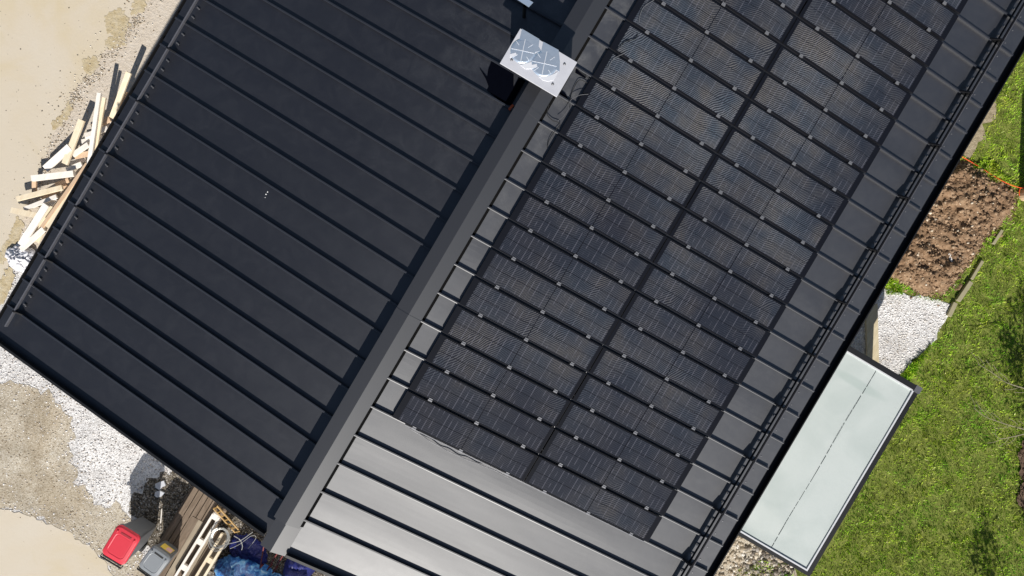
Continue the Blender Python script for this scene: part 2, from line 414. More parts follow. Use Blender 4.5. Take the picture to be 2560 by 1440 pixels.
# black skirt round the chimney foot, shadow darkness painted into its colour
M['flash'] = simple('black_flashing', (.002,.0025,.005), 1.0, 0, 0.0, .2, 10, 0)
def onroof(pts, side, h0, h1, name, mat, parent):
    out = []
    for px, py in pts:
        p = U(px, py, H)                  # iterate to the plane
        for _ in range(6): p = U(px, py, (zr(p.x) if side > 0 else zl(p.x))+h1)
        out.append((p.x, p.y))
    z = zr if side > 0 else zl
    m_ = MB(); m_.prism(ccw(out), lambda x,y: z(x)+h0, lambda x,y: z(x)+h1); return build(name, m_, mat, parent)
onroof(crop([(235,735),(300,745),(500,820),(500,900),(498,1050),(560,930),(640,960),(470,1260),(400,1250),(300,1180),(180,1080),(200,1040),(165,945),(92,818),(180,925),(195,830)],1180,0,4.8)[::1], -1, .004, .018, 'flashing', M['flash'], chim)  # spiky left piece doubles as painted shadow beside the chimney
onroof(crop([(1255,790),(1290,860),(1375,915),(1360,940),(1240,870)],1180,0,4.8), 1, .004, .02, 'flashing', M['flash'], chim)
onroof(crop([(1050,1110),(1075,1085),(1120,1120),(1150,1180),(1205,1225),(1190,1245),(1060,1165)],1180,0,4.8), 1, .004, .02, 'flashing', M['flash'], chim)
o_ = U(1278, 266, H-.1); ob = MB(); ob.beam((o_.x-.01,o_.y-.05,zl(o_.x)+.03), (o_.x+.01,o_.y+.05,zl(o_.x)+.05), .04, .04); build('foam_plug', ob, simple('orange_foam', (.55,.10,.03), .9), chim)
dp = MB()
for (px,py,r) in ((669,480,.014),(665,486,.016),(663,494,.008)):
    p = U(px,py,zl(-3.4))
    for _ in range(4): p = U(px,py,zl(p.x)+.003)
    n = 9; dp.add([(p.x+math.cos(t*2*math.pi/n)*r*random.uniform(.5,1.3), p.y+math.sin(t*2*math.pi/n)*r*random.uniform(.5,1.3), 0) for t in range(n)], [tuple(range(n))])
    for i in range(n): v = dp.v[-1-i]; v.z = zl(v.x)+.006
build('bird_dropping', dp, simple('dropping', (.7,.7,.68), .8), slope_l)

# walls under the roof, with openings on the garden side
wl = MB(); XA, XB, YA, YC = -5.75, 5.80, .05, 14.7
wz = H-1.25
def wallseg(a, b, z0, z1, t=.28):
    wl.beam((a[0],a[1],(z0+z1)/2), (b[0],b[1],(z0+z1)/2), t, z1-z0)
wallseg((XA,YA),(XA,YC),0,zl(XA)-.22); wallseg((XB,YA),(XB,YC),0,zr(XB)-.22)
for y_ in (YA, YC):
    s_ = -1 if y_ == YA else 1
    wl.add([(XA-.14,y_,0),(XB+.14,y_,0),(XB+.14,y_,zr(XB)-.24),(-.2,y_,H-.35),(XA-.14,y_,zl(XA)-.22),
            (XA-.14,y_+s_*.14,0),(XB+.14,y_+s_*.14,0),(XB+.14,y_+s_*.14,zr(XB)-.24),(-.2,y_+s_*.14,H-.35),(XA-.14,y_+s_*.14,zl(XA)-.22)],
           [(0,1,2,3,4),(9,8,7,6,5),(0,5,6,1),(1,6,7,2),(2,7,8,3),(3,8,9,4),(4,9,5,0)])
wall = build('wall', wl, M['wall'], house)
def window(x, y0, y1, z0, z1, face):
    f = MB(); s_ = face
    for (a, b, c_, d_) in ((y0,y1,z0,z0+.07),(y0,y1,z1-.07,z1),(y0,y0+.07,z0+.07,z1-.07),(y1-.07,y1,z0+.07,z1-.07)): f.box(min(x,x+s_*.05),max(x,x+s_*.05),a,b,c_,d_)
    o = build('window', f, M['frame'], house)
    p = MB(); p.box(min(x,x+s_*.02),max(x,x+s_*.02),y0+.07,y1-.07,z0+.07,z1-.07); build('pane', p, M['glass'], o)
for (a,b) in ((.9,2.3),(8.3,9.9),(11.2,12.8)): window(XB+.14, a, b, 1.95, 3.15, 1)
for (a,b) in ((1.2,2.6),(5,6.4),(10,11.4)): window(XA-.14, a, b, .9, 2.3, -1)

# ------------------------------------------------------------------ SOLAR PANELS
HP = .062                                  # underside above the sheet
def make_panel(x0, x1, k, label, clampx, mleft, mright):
    yk = yr(k, x0)
    root = thing('solar_panel', (x0, yk+.02, zr(x0)+HP), label, 'solar panel', 'solar panels on the right roof slope')
    def pt(x, v, h): return (x, k*.52 + KR*x + .018 + v, zr(x)+HP+h)
    W = .478
    def slab(xa, xb, va, vb, h0, h1):
        m_ = MB(); m_.hexa([pt(xa,va,h0),pt(xb,va,h0),pt(xb,vb,h0),pt(xa,vb,h0)],[pt(xa,va,h1),pt(xb,va,h1),pt(xb,vb,h1),pt(xa,vb,h1)]); return m_
    f = slab(x0, x1, 0, W, 0, .030)
    build('frame', f, M['frame'], root)
    build('backsheet', slab(x0+.006, x1-.006, .006, W-.006, .027, .0325), M['backsheet'], root)
    xm = (x0+mleft + x1-mright)/2; g = MB()
    for (a, b) in ((x0+mleft, xm-.007), (xm+.007, x1-mright)):
        for (c_, d_) in ((.022, W/2-.004), (W/2+.004, W-.022)):
            g.hexa([pt(a,c_,.031),pt(b,c_,.031),pt(b,d_,.031),pt(a,d_,.031)],[pt(a,c_,.035),pt(b,c_,.035),pt(b,d_,.035),pt(a,d_,.035)])
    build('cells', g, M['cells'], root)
    for cx in clampx:
        c = MB()
        c.hexa([pt(cx-.034,-.030,.034),pt(cx+.034,-.030,.034),pt(cx+.034,-.006,.034),pt(cx-.034,-.006,.034)],[pt(cx-.034,-.030,.044),pt(cx+.034,-.030,.044),pt(cx+.034,-.006,.044),pt(cx-.034,-.006,.044)])
        c.hexa([pt(cx-.030,.004,.030),pt(cx+.030,.004,.030),pt(cx+.030,.020,.030),pt(cx-.030,.020,.030)],[pt(cx-.030,.004,.043),pt(cx+.030,.004,.043),pt(cx+.030,.020,.043),pt(cx-.030,.020,.043)])
        c.hexa([pt(cx-.03,-.022,-.02),pt(cx+.03,-.022,-.02),pt(cx+.03,.006,-.02),pt(cx-.03,.006,-.02)],[pt(cx-.03,-.022,.034),pt(cx+.03,-.022,.034),pt(cx+.03,.006,.034),pt(cx-.03,.006,.034)])
        build('clamp', c, M['clamp'], root)
    return root
ORD = ['first','second','third','fourth','fifth','sixth','seventh','eighth','ninth','tenth','eleventh','twelfth','thirteenth','fourteenth','fifteenth','sixteenth','seventeenth','eighteenth','nineteenth','twentieth','twenty-first']
def copy_tree(o, parent=None):
    c = o.copy(); COL.objects.link(c)
    if parent is not None: c.parent = parent
    for chd in list(o.children): copy_tree(chd, c)
    return c
protos = [make_panel(.315, 2.685, 4, 'x', (.70, 1.53, 2.385), .10, .06),
          make_panel(2.700, 5.105, 4, 'x', (3.08, 3.92, 4.765), .065, .10)]
for col_i, pr in enumerate(protos):
    side_ = 'beside the ridge cap' if col_i == 0 else 'on the eave side'
    for i in range(21):
        o = pr if i == 0 else copy_tree(pr)
        if i: o.location.y += .52*i; o.location.x += random.uniform(-.006,.006)
        o['label'] = 'narrow black solar panel %s, %s row from the bottom' % (side_, ORD[i])
# cable and rail along the lowest row
rl = MB(); f_ = lambda x, v, h: (x, 4*.52+KR*x+v, zr(x)+h)
rl.beam(f_(.55,-.012,.066), f_(5.05,-.012,.066), .012, .012)
tag(build('mounting_rail', rl, M['clamp'], origin=f_(.55,0,.06)), 'thin bright aluminium rail along the lowest edge of the solar array', 'rail')
cb = MB(); pts = []
for i in range(40):
    x = .62 + i*.048; t = i/39; pts.append(f_(x, -.03 - .055*math.sin(math.pi*min(1,t*1.25)) - .02*t, .03+.012*math.sin(i*.9)))
cb.tube(pts, .007, 6); tag(build('cable', cb, M['clamp'], origin=pts[0]), 'pale cable sagging out below the bottom row of solar panels', 'cable')
def roofpts(pp, h=.01):
    out = []
    for px, py in pp:
        p = U(px, py, H)
        for _ in range(6): p = U(px, py, zr(p.x)+h)
        out.append(p)
    return out
def spline(pts, n=8):
    P_ = [pts[0]]+list(pts)+[pts[-1]]; out = []
    for i in range(1, len(P_)-2):
        a,b,c_,d_ = [Vector(q_) for q_ in P_[i-1:i+3]]
        for j in range(n):
            t = j/n; out.append(.5*((2*b)+(c_-a)*t+(2*a-5*b+4*c_-d_)*t*t+(-a+3*b-3*c_+d_)*t**3))
    out.append(Vector(P_[-1])); return out
def cable(pp, h, label, r=.006, mat='cable', hs=None):
    pts = roofpts(pp, h)
    m_ = MB(); m_.tube(spline(pts, 6), r, 6); return tag(build('cable', m_, M[mat], origin=pts[0]), label, 'cable', None)
cable(crop([(1250,800),(1300,860),(1395,935),(1480,985),(1400,1000),(1290,960),(1220,1060),(1180,1180),(1170,1290)],1180,0,4.8), .045, 'black cable looping from the chimney to the edge of the solar array')
cable(crop([(1395,1130),(1300,1140),(1210,1180),(1170,1230),(1150,1320),(1090,1400),(1030,1450)],1180,0,4.8), .11, 'grey cable trailing over the panel edge below the chimney', .0055, 'clip')
cable([(1372,262),(1368,285),(1380,300),(1400,310),(1385,330),(1372,352),(1368,370)], .05, 'short black cable loop on the roof sheet just below the chimney', .006)
cable(crop([(620,0),(520,70),(480,150),(470,230)],1480,0,4), .125, 'thin pale cable curling over the uppermost panels near the ridge', .005, 'clamp')
cable(crop([(455,350),(430,390),(330,420),(270,480),(250,500)],1480,0,4), .125, 'thin black cable lying across a panel right of the chimney', .006)
cable(crop([(330,530),(230,580),(180,640),(160,690)],1480,0,4), .125, 'thin pale cable arching over a panel right of the chimney', .005, 'clamp')

# second small metal cowl in the chimney shadow
cw = MB(); a_ = U(1333, 6, H+.35); b_ = U(1322, 17, H+.35); c_ = U(1293,-2,H+.35)
d1 = (b_ - c_); cw_t = [c_, b_, a_, c_+(a_-b_)]
cw.prism(ccw([(v.x,v.y) for v in cw_t]), H+.33, H+.35)
M['blue_metal'] = simple('galvanised_light', (.42,.52,.66), .3, .5, .6, .05, 5)
vent = thing('roof_vent', (c_.x, c_.y, zl(c_.x)), 'pale blue metal vent cowl standing on the roof beyond the chimney', 'roof vent')
build('cowl', cw, M['blue_metal'], vent)
vb = MB(); m0 = (a_+c_)/2; vb.lathe([(.03,0),(.03,.45)], (m0.x, m0.y, zl(m0.x)), 12); build('pipe', vb, M['gutter'], vent)

# ------------------------------------------------------------------ PORCH
px0, px1, py0, py1, pz = 6.10, 8.86, 2.90, 7.14, 2.70
porch = thing('porch', (7.4, 5, 0), 'entrance porch with a flat pale grey-green membrane roof edged in black', 'porch')
def membrane():
    a = N('pale_membrane'); v = a.co()
    st = a.ramp(a.noise(v, .9, 4, .55, .3), [(.35,(.43,.475,.455)),(.55,(.49,.53,.51)),(.75,(.515,.55,.53))])
    col = a.mix(a.math('MULTIPLY', a.ramp(a.noise(v, 22, 4), [(.5,(0,)),(.8,(1,))]), .25), st, (.40,.45,.43))
    for (cx_,cy_,rx_,ry_) in ((.40,1.64,.85,.13),(.10,-1.62,.9,.42)):      # damp run below the eave, cleaner patch at the foot
        mp = a.n('Mapping'); a.l(v, mp.inputs[0]); mp.inputs['Location'].default_value = (-cx_/rx_,-cy_/ry_,0); mp.inputs['Scale'].default_value = (1/rx_,1/ry_,0)
        ln = a.n('VectorMath', operation='LENGTH'); a.l(mp.outputs[0], ln.inputs[0])
        dd = a.math('ADD', ln.outputs['Value'], a.math('MULTIPLY', a.noise(v, 3, 3), .30))
        mk = a.ramp(dd, [(.75,(1,)),(1.0 if ry_ < .1 else .98,(0,))] if False else [(.62,(1,)),(1.05,(0,))])
        col = a.mix(a.math('MULTIPLY', mk, .62 if ry_ < .2 else .35), col, (.36,.42,.395) if ry_ < .2 else (.60,.63,.60))
    return a.set(col, .85, 0, .15, a.bump(a.noise(v, 2.2, 4), .12, .02))
M['memb'] = membrane()
mm = MB(); nx_, ny_ = 24, 40; base = 0
for i in range(nx_+1):
    for j in range(ny_+1):
        x = px0 + (px1-.052-px0)*i/nx_; y = py0+.05 + (py1-py0-.105)*j/ny_
        mm.v.append(Vector((x, y, pz - .015 + .006*math.sin(x*2.1+y*.7)*math.sin(y*1.9))))
for i in range(nx_):
    for j in range(ny_):
        q_ = i*(ny_+1)+j; mm.f.append((q_, q_+ny_+1, q_+ny_+2, q_+1))
memb = build('roof_membrane', mm, M['memb'], porch, smooth=True)
sm = MB(); ys = py0+.10
while ys < py1-.12:
    L2 = random.uniform(.05,.22); xs_ = 7.965 + .006*math.sin(ys*3); sm.box(xs_-.0025, xs_+.0025, ys, min(ys+L2,py1-.1), pz-.012, pz-.005); ys += L2+random.uniform(.0,.05)
build('seam', sm, simple('seam_line',(.06,.07,.07),.8), memb)
M['whitetrim'] = simple('light_metal_edge', (.75,.75,.76), .35, .3, .5, .05, 5)
tr = MB(); tr.box(px0, px1-.05, py0+.045, py0+.075, pz-.05, pz+.012); tr.box(px1-.08, px1-.05, py0+.075, py1-.075, pz-.05, pz+.012); tr.box(px0, px1-.05, py1-.075, py1-.05, pz-.05, pz+.010)
build('edge_strip', tr, M['whitetrim'], porch)
gt = MB(); gt.box(px0, px1+.05, py0-.03, py0+.045, pz-.18, pz+.002); gt.box(px1-.05, px1+.05, py0+.045, py1+.03, pz-.18, pz+.004); gt.box(px0, px1-.05, py1-.05, py1+.06, pz-.18, pz+.03)
build('fascia', gt, M['gutter'], porch)
pc = MB(); pc.box(px1-.07, px1+.06, py1-.07, py1+.07, pz-.15, pz+.036); build('corner_cap', pc, M['clip'], porch)
ps = MB(); ps.box(px0, px1-.08, py0+.05, py1-.06, pz-.17, pz-.05); build('ceiling', ps, M['wall'], porch)
pw = MB(); pw.box(6.0, 8.70, 7.00, 7.10, 0, pz-.17); pw.box(6.0, 8.75, 2.98, 3.06, 0, pz-.17); pw.box(8.66, 8.76, 6.2, 7.0, 0, pz-.17); pw.box(8.66,8.76,3.06,4.2,0,pz-.17)
build('wall', pw, M['wall'], porch)

# ------------------------------------------------------------------ GROUND
GZ = 1.2                                   # the garden lies a step above the yard
def G2(pts, z=0.0): return [(p.x, p.y) for p in (U(a, b, z) for a, b in pts)]
def GG(pts): return G2(pts, GZ)
def ragged(poly, step=.12, amp=.05, seed=1):
    r_ = random.Random(seed); out = []
    for i in range(len(poly)):
        a, b = Vector(poly[i]), Vector(poly[(i+1) % len(poly)]); L_ = (b-a).length; n = max(1, int(min(L_,40)/step))
        nn = Vector((-(b-a).y, (b-a).x)).normalized() if L_ else Vector((0,0))
        for k in range(n):
            p = a + (b-a)*(k/n) + nn*(r_.gauss(0, amp) if k else 0); out.append((p.x, p.y))
    return out
def sheet(name, poly, z, m, thick=0.0):
    mb = MB(); poly = ccw(poly)
    if thick: mb.prism(poly, z-thick, z)
    else:
        from mathutils.geometry import delaunay_2d_cdt
        vs, _, fs, _, _, _ = delaunay_2d_cdt([Vector(p) for p in poly], [], [list(range(len(poly)))], 1, 1e-5)
        mb.add([(v.x,v.y,z) for v in vs], [tuple(f) if area([vs[i] for i in f]) > 0 else tuple(f)[::-1] for f in fs])
    return kind(build(name, mb, m), 'structure')
def inside(pts, poly):
    x, y = pts[:,0], pts[:,1]; r_ = np.zeros(len(pts), bool); n = len(poly)
    for i in range(n):
        x0,y0 = poly[i]; x1,y1 = poly[(i+1)%n]
        c_ = ((y0 > y) != (y1 > y)); 
        with np.errstate(divide='ignore', invalid='ignore'): xi = (x1-x0)*(y-y0)/(y1-y0)+x0
        r_ ^= c_ & (x < xi)
    return r_
def stony(name, cols, sc, bumpst=.8, dist=.02):
    a = N(name); v = a.co(); vo = a.n('TexVoronoi'); a.l(v, vo.inputs['Vector']); vo.inputs['Scale'].default_value = sc
    wn = a.n('TexWhiteNoise'); a.l(vo.outputs['Position'], wn.inputs['Vector'])
    col = a.ramp(wn.outputs['Value'], cols)
    mot = a.ramp(a.noise(v, 1.6, 4, .6), [(.35,(.78,)),(.65,(1.0,))])
    col = a.mix(1.0, col, mot, 'MULTIPLY'); col = a.mix(1.0, col, a.ramp(a.noise(v, .7, 6, .7, .8), [(.42,(.80,.76,.70) if sc == 42 else (.86,.85,.84)),(.60,(1,1,1))]), 'MULTIPLY')
    h = a.math('SUBTRACT', 1.0, vo.outputs['Distance'])
    return a.set(col, .9, 0, .2, a.bump(h, bumpst, dist, a.bump(a.noise(v, 90, 3), .4, .006)))
M['gravel'] = stony('white_gravel', [(0,(.40,.38,.37)),(.2,(.62,.60,.58)),(.6,(.76,.74,.72)),(1,(.86,.85,.84))], 38, .6, .015)
M['sandy'] = stony('sandy_gravel', [(0,(.36,.31,.23)),(.25,(.47,.41,.32)),(.6,(.54,.48,.385)),(1,(.62,.57,.48))], 42, .5, .012)
def concrete():
    a = N('pale_concrete'); v = a.co()
    c0 = a.ramp(a.noise(v, .45, 5, .6, .5), [(.3,(.54,.455,.31)),(.5,(.56,.49,.385)),(.7,(.57,.51,.42))])
    fine = a.noise(v, 26, 6, .7)
    col = a.mix(a.math('MULTIPLY', a.ramp(fine, [(.55,(0,)),(.85,(1,))]), .35), c0, (.42,.37,.28))
    st = a.ramp(a.noise(v, 1.3, 6, .65, 1.2), [(.60,(0,)),(.72,(1,))])
    col = a.mix(a.math('MULTIPLY', st, .22), col, (.50,.42,.26))
    return a.set(col, .9, 0, .2, a.bump(a.noise(v, 14, 6, .65), .25, .01))
M['conc'] = concrete()
def dirtm(name, c0, c1, c2, sc=9):
    a = N(name); v = a.co(); f = a.noise(v, sc, 8, .7)
    col = a.ramp(f, [(.3,c0),(.5,c1),(.72,c2)])
    return a.set(col, .95, 0, .15, a.bump(a.noise(v, sc*2.2, 6, .7), .8, .03))
M['dust'] = dirtm('dusty_ground', (.50,.43,.34), (.56,.49,.405), (.60,.54,.46), 7)
M['soil'] = dirtm('dug_soil', (.12,.072,.040), (.245,.155,.092), (.36,.255,.165), 8)
M['earth'] = dirtm('lawn_earth', (.08,.085,.02), (.15,.18,.035), (.24,.25,.07), 6)
M['baredirt'] = dirtm('bare_dirt', (.22,.18,.11), (.33,.27,.18), (.42,.36,.25), 10)
sheet('ground', [(-70,-70),(80,-70),(80,80),(-70,80)], 0, M['earth'])
left = [(-60,-60),(5.5,-60)] + [(5.5,-.5),(4.9,14.9),(-5.9,15),(-6,50),(-60,50)]
sheet('gravel_bed', left, .004, M['gravel'])
yard_px = [(-1500,-1500),(900,-1500),(520,-120),(380,-10),(335,40),(300,75),(265,125),(235,165),(190,225),(165,262),(150,300),(120,380),(75,500),(52,590),(22,650),(0,720),(-60,830),(-140,900),(-600,1100),(-1500,1200)]
yard = G2(yard_px); 
dust_px = [(900,-1500),(300,-300),(320,-10),(180,165),(95,300),(40,500),(0,650),(60,660),(110,640),(250,600),(900,0)]
sheet('dusty_track', ragged(G2(dust_px), .15, .06, 2), .009, M['dust'])
sheet('concrete_yard', ragged(yard, .12, .035, 3), .013, M['conc'])
conc2_px = [(-1500,1180),(-80,1262),(0,1272),(60,1285),(130,1310),(200,1350),(240,1380),(262,1400),(285,1440),(380,1520),(380,2200),(-1500,2200)]
sheet('concrete_path', ragged(G2(conc2_px), .10, .03, 4), .015, M['conc'])
sandy_px = [(-600,900),(-20,950),(60,960),(130,985),(176,1060),(178,1130),(195,1215),(250,1262),(302,1262),(330,1300),(360,1420),(420,1500),(300,1500),(262,1400),(200,1350),(130,1310),(60,1285),(0,1272),(-600,1240)]
sheet('sandy_patch', ragged(G2(sandy_px), .10, .06, 5), .010, M['sandy'])
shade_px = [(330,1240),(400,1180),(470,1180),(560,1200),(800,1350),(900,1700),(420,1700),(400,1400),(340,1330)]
M['mudgravel'] = stony('muddy_gravel', [(0,(.06,.05,.04)),(.4,(.14,.12,.09)),(.8,(.24,.21,.17)),(1,(.42,.40,.37))], 34)  # gravel coloured dark to paint in the shadow by the bins
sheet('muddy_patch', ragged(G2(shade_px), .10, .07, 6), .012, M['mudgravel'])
# garden side
gravelR_px = [(1950,640),(2140,728),(2212,722),(2285,742),(2345,748),(2383,762),(2366,795),(2332,855),(2292,893),(2255,932),(2225,975),(2150,1010),(2080,980),(1900,900)]
gard = MB(); gard.prism([(5.7,-70),(80,-70),(80,80),(5.7,80)], .02, GZ); kind(build('garden_ground', gard, M['earth']), 'structure')
sheet('gravel_strip', ragged(GG(gravelR_px), .10, .035, 7), GZ+.014, M['gravel'])
bare_px = [(2300,420),(2400,330),(2440,270),(2480,235),(2490,280),(2462,330),(2440,370),(2420,400),(2380,440),(2300,500)]
sheet('bare_patch', ragged(GG(bare_px), .12, .08, 8), GZ+.008, M['baredirt'])
rock_px = [(1500,1450),(1720,1250),(1850,1325),(1930,1385),(1985,1415),(1995,1450),(1960,1560),(1500,1900)]
sheet('rocky_patch', ragged(GG(rock_px), .10, .05, 9), GZ+.010, M['sandy'])

def vnoise(x, y, s_, seed):
    r_ = np.random.default_rng(seed); T = r_.random((97,97)); u, v = (x*s_) % 96, (y*s_) % 96
    i, j = u.astype(int), v.astype(int); fx, fy = u-i, v-j; fx = fx*fx*(3-2*fx); fy = fy*fy*(3-2*fy)
    return (T[i,j]*(1-fx)+T[i+1,j]*fx)*(1-fy)+(T[i,j+1]*(1-fx)+T[i+1,j+1]*fx)*fy
def mesh_np(name, V, F, m, k=None, smooth=False):
    me = D.meshes.new(name); nf, nv = F.shape
    me.vertices.add(len(V)); me.vertices.foreach_set('co', V.astype(np.float32).ravel())
    me.loops.add(nf*nv); me.loops.foreach_set('vertex_index', F.astype(np.int32).ravel())
    me.polygons.add(nf); me.polygons.foreach_set('loop_start', np.arange(0, nf*nv, nv, dtype=np.int32))
    me.polygons.foreach_set('loop_total', np.full(nf, nv, np.int32))
    me.update(calc_edges=True); me.validate(); me.materials.append(m)
    if smooth: me.polygons.foreach_set('use_smooth', np.ones(nf, bool))
    o = D.objects.new(name, me); COL.objects.link(o)
    if k: o['kind'] = k
    return o
OCT = np.array([(1,0,0),(-1,0,0),(0,1,0),(0,-1,0),(0,0,1),(0,0,-1),(.62,.62,.5),(-.62,.62,.5),(-.62,-.62,.5),(.62,-.62,.5)], float)
OF = np.array([(4,6,7),(4,7,8),(4,8,9),(4,9,6),(0,6,9),(2,7,6),(1,8,7),(3,9,8),(0,2,6),(2,1,7),(1,3,8),(3,0,9),(0,5,2),(2,5,1),(1,5,3),(3,5,0)])
def stones(name, C_, size, m, flat=.55, zoff=0.0, k='stuff'):
    n = len(C_); sz = size[0] + (size[1]-size[0])*rng.random(n)**2.2
    jit = 1 + .45*(rng.random((n,10,1))-.5)
    base = OCT[None]*jit*np.stack([sz*(.7+.6*rng.random(n)), sz*(.7+.6*rng.random(n)), sz*flat*(.7+.6*rng.random(n))],1)[:,None,:]
    a = rng.random(n)*2*math.pi; ca, sa = np.cos(a)[:,None], np.sin(a)[:,None]
    x = base[:,:,0]*ca - base[:,:,1]*sa; y = base[:,:,0]*sa + base[:,:,1]*ca
    V = np.stack([x+C_[:,0:1], y+C_[:,1:2], base[:,:,2]+zoff+sz[:,None]*flat*.35+(C_[:,2:3] if C_.shape[1] > 2 else 0)], 2)
    F = (OF[None] + (np.arange(n)*10)[:,None,None]).reshape(-1,3)
    return mesh_np(name, V.reshape(-1,3), F, m, k)
def island(name, stops, rough=.85):
    a = N(name); g = a.n('NewGeometry'); col = a.ramp(g.outputs['Random Per Island'], stops)
    col = a.mix(1.0, col, a.ramp(a.noise(g.outputs['Position'], 1.7, 6, .7, .6), [(.36,(.66,.62,.56)),(.56,(1,1,1))]), 'MULTIPLY')
    return a.set(col, rough, 0, .25, a.bump(a.noise(a.co(), 70, 3), .4, .005))
M['st_white'] = island('white_stones', [(0,(.34,.31,.29)),(.2,(.58,.54,.52)),(.5,(.74,.71,.69)),(1,(.86,.85,.84))])
M['st_bright'] = island('bright_stones', [(0,(.50,.47,.45)),(.25,(.76,.73,.71)),(1,(.90,.89,.88))])
M['st_sand'] = island('sandy_stones', [(0,(.28,.22,.15)),(.3,(.43,.36,.27)),(.7,(.52,.46,.37)),(1,(.76,.73,.68))])
M['st_mud'] = island('muddy_stones', [(0,(.06,.05,.038)),(.5,(.15,.125,.10)),(1,(.36,.33,.30))])  # dark stones; in the patch by the bins they carry painted shade
def soft_scatter(poly, n, excl, soft, wid):
    pts = scatter(poly, n, excl); m_ = inside(pts, soft); d = edged(pts, soft)
    return pts[~m_ | (rng.random(len(pts)) < np.exp(-d/wid))]
def scatter(poly, n, excl=()):
    P_ = np.array(poly); lo, hi = P_.min(0), P_.max(0); out = []
    pts = lo + (hi-lo)*rng.random((n,2)); ok = inside(pts, poly)
    for e in excl: ok &= ~inside(pts, e)
    return pts[ok]
def edged(ptsa, poly):
    d = np.full(len(ptsa), 9.0)
    for i in range(len(poly)):
        a, b = np.array(poly[i]), np.array(poly[(i+1)%len(poly)]); ab = b-a
        t = np.clip(((ptsa-a)@ab)/(ab@ab), 0, 1); d = np.minimum(d, np.hypot(*(ptsa-a-t[:,None]*ab).T))
    return d
vis_left = G2([(-120,560),(250,560),(560,900),(760,1240),(820,1560),(-120,1560)])
yard_r, conc2_r, sandy_r, shade_r = G2(yard_px), G2(conc2_px), G2(sandy_px), G2(shade_px)
stones('gravel', soft_scatter(vis_left, 48000, (yard_r, conc2_r, shade_r), sandy_r, .32), (.004,.024), M['st_white'], zoff=.006)
sd_all = scatter(G2([(-120,840),(330,840),(460,1450),(-120,1450)]), 20000, (conc2_r, shade_r)); so_ = ~inside(sd_all, sandy_r); sd_all = sd_all[~so_ | (rng.random(len(sd_all)) < .6*np.exp(-edged(sd_all, sandy_r)/.16))]
cb_ = scatter(conc2_r, 60000); cb_ = cb_[rng.random(len(cb_)) < .35*np.exp(-edged(cb_, conc2_r)/.12)]; stones('edge_grit', cb_, (.003,.013), M['st_sand'], zoff=.014)
stones('sandy_gravel', sd_all, (.004,.020), M['st_sand'], zoff=.006)
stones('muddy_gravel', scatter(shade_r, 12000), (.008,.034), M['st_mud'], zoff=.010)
M['stain'] = dirtm('yellow_stain', (.40,.31,.17), (.48,.40,.26), (.55,.48,.36), 6)
for i,pp_ in enumerate(([(262,40),(300,20),(330,60),(300,95),(268,80)],[(270,95),(312,80),(318,110),(280,125),(262,112)],[(205,150),(240,140),(250,165),(225,190),(212,178)],[(150,290),(172,250),(186,262),(170,300),(140,325),(128,310)],[(20,600),(45,540),(62,560),(50,600),(30,640),(4,660),(-10,640)],[(0,700),(25,660),(40,690),(10,760),(-20,760)],[(340,-30),(380,-30),(360,30),(330,40)])):
    sheet('dirt_patch', ragged(G2(pp_), .04, .022, 30+i), .019+.0005*i, M['stain'])
track = [(375,0),(345,50),(320,80),(290,120),(255,150),(240,185),(205,215),(185,255),(165,290),(150,330),(125,390),(95,470),(70,540)]
tg = G2(track); seg = rng.integers(0, len(tg)-1, 5200); tt = rng.random(5200)[:,None]; tg = np.array(tg)
trp = tg[seg]*(1-tt)+tg[seg+1]*tt + rng.normal(0,1,(5200,2))*np.where(rng.random((5200,1)) < .75, .09, .30)
keep = rng.random(len(trp)) < vnoise(trp[:,0]+60, trp[:,1]+60, 3.5, 91)**1.3
stones('grit', trp[keep], (.004,.022), M['st_sand'], zoff=.012)
sp_ = scatter(G2([(-60,-60),(420,-60),(150,300),(20,640),(-60,700)]), 260); stones('pebbles', sp_, (.006,.016), M['st_mud'], zoff=.014)
grR = GG(gravelR_px); stones('white_gravel', scatter(grR, 20000), (.004,.020), M['st_bright'], zoff=GZ+.012)
rkR = GG(rock_px); stones('rubble', scatter(GG([(1700,1330),(1850,1325),(1985,1415),(1975,1480),(1700,1480)]), 2600), (.008,.05), M['st_sand'], zoff=GZ+.010)
rb = scatter(GG([(1860,1360),(1930,1385),(1985,1425),(1960,1480),(1860,1480)]), 500); stones('dark_rubble', rb, (.01,.06), M['st_mud'], zoff=GZ+.012)

# ---- dug soil as a lumpy heightfield
soil_px = [(2230,470),(2330,395),(2370,388),(2405,392),(2440,408),(2480,430),(2520,455),(2548,480),(2545,520),(2530,552),(2492,580),(2462,612),(2436,650),(2405,690),(2375,735),(2355,752),(2300,748),(2255,722),(2215,705),(2120,720),(2100,640)]
soil = GG(soil_px)
sp = np.array(soil); lo, hi = sp.min(0)-.1, sp.max(0)+.1; st_ = .028
gx = np.arange(lo[0], hi[0], st_); gy = np.arange(lo[1], hi[1], st_); XX, YY = np.meshgrid(gx, gy, indexing='ij')
flat_ = np.stack([XX.ravel(), YY.ravel()], 1); jx = (vnoise(flat_[:,0], flat_[:,1], 5, 3)-.5)*.25; jy = (vnoise(flat_[:,0], flat_[:,1], 5, 4)-.5)*.25
ins = inside(flat_ + np.stack([jx,jy],1), soil)
ed = np.clip(edged(flat_, soil)/.35, 0, 1)
hh = sum(vnoise(flat_[:,0], flat_[:,1], f, 10+i)*a_ for i,(f,a_) in enumerate(((1.3,.12),(3.7,.10),(8,.09),(17,.055),(34,.03))))
zz = np.where(ins, -.02 + ed*.06 + ed*(hh-.06), -.12)
nyg = len(gy); idx = np.arange(len(flat_)).reshape(XX.shape)
Q = np.stack([idx[:-1,:-1], idx[1:,:-1], idx[1:,1:], idx[:-1,1:]], -1).reshape(-1,4)
Q = Q[ins[Q].any(1)]
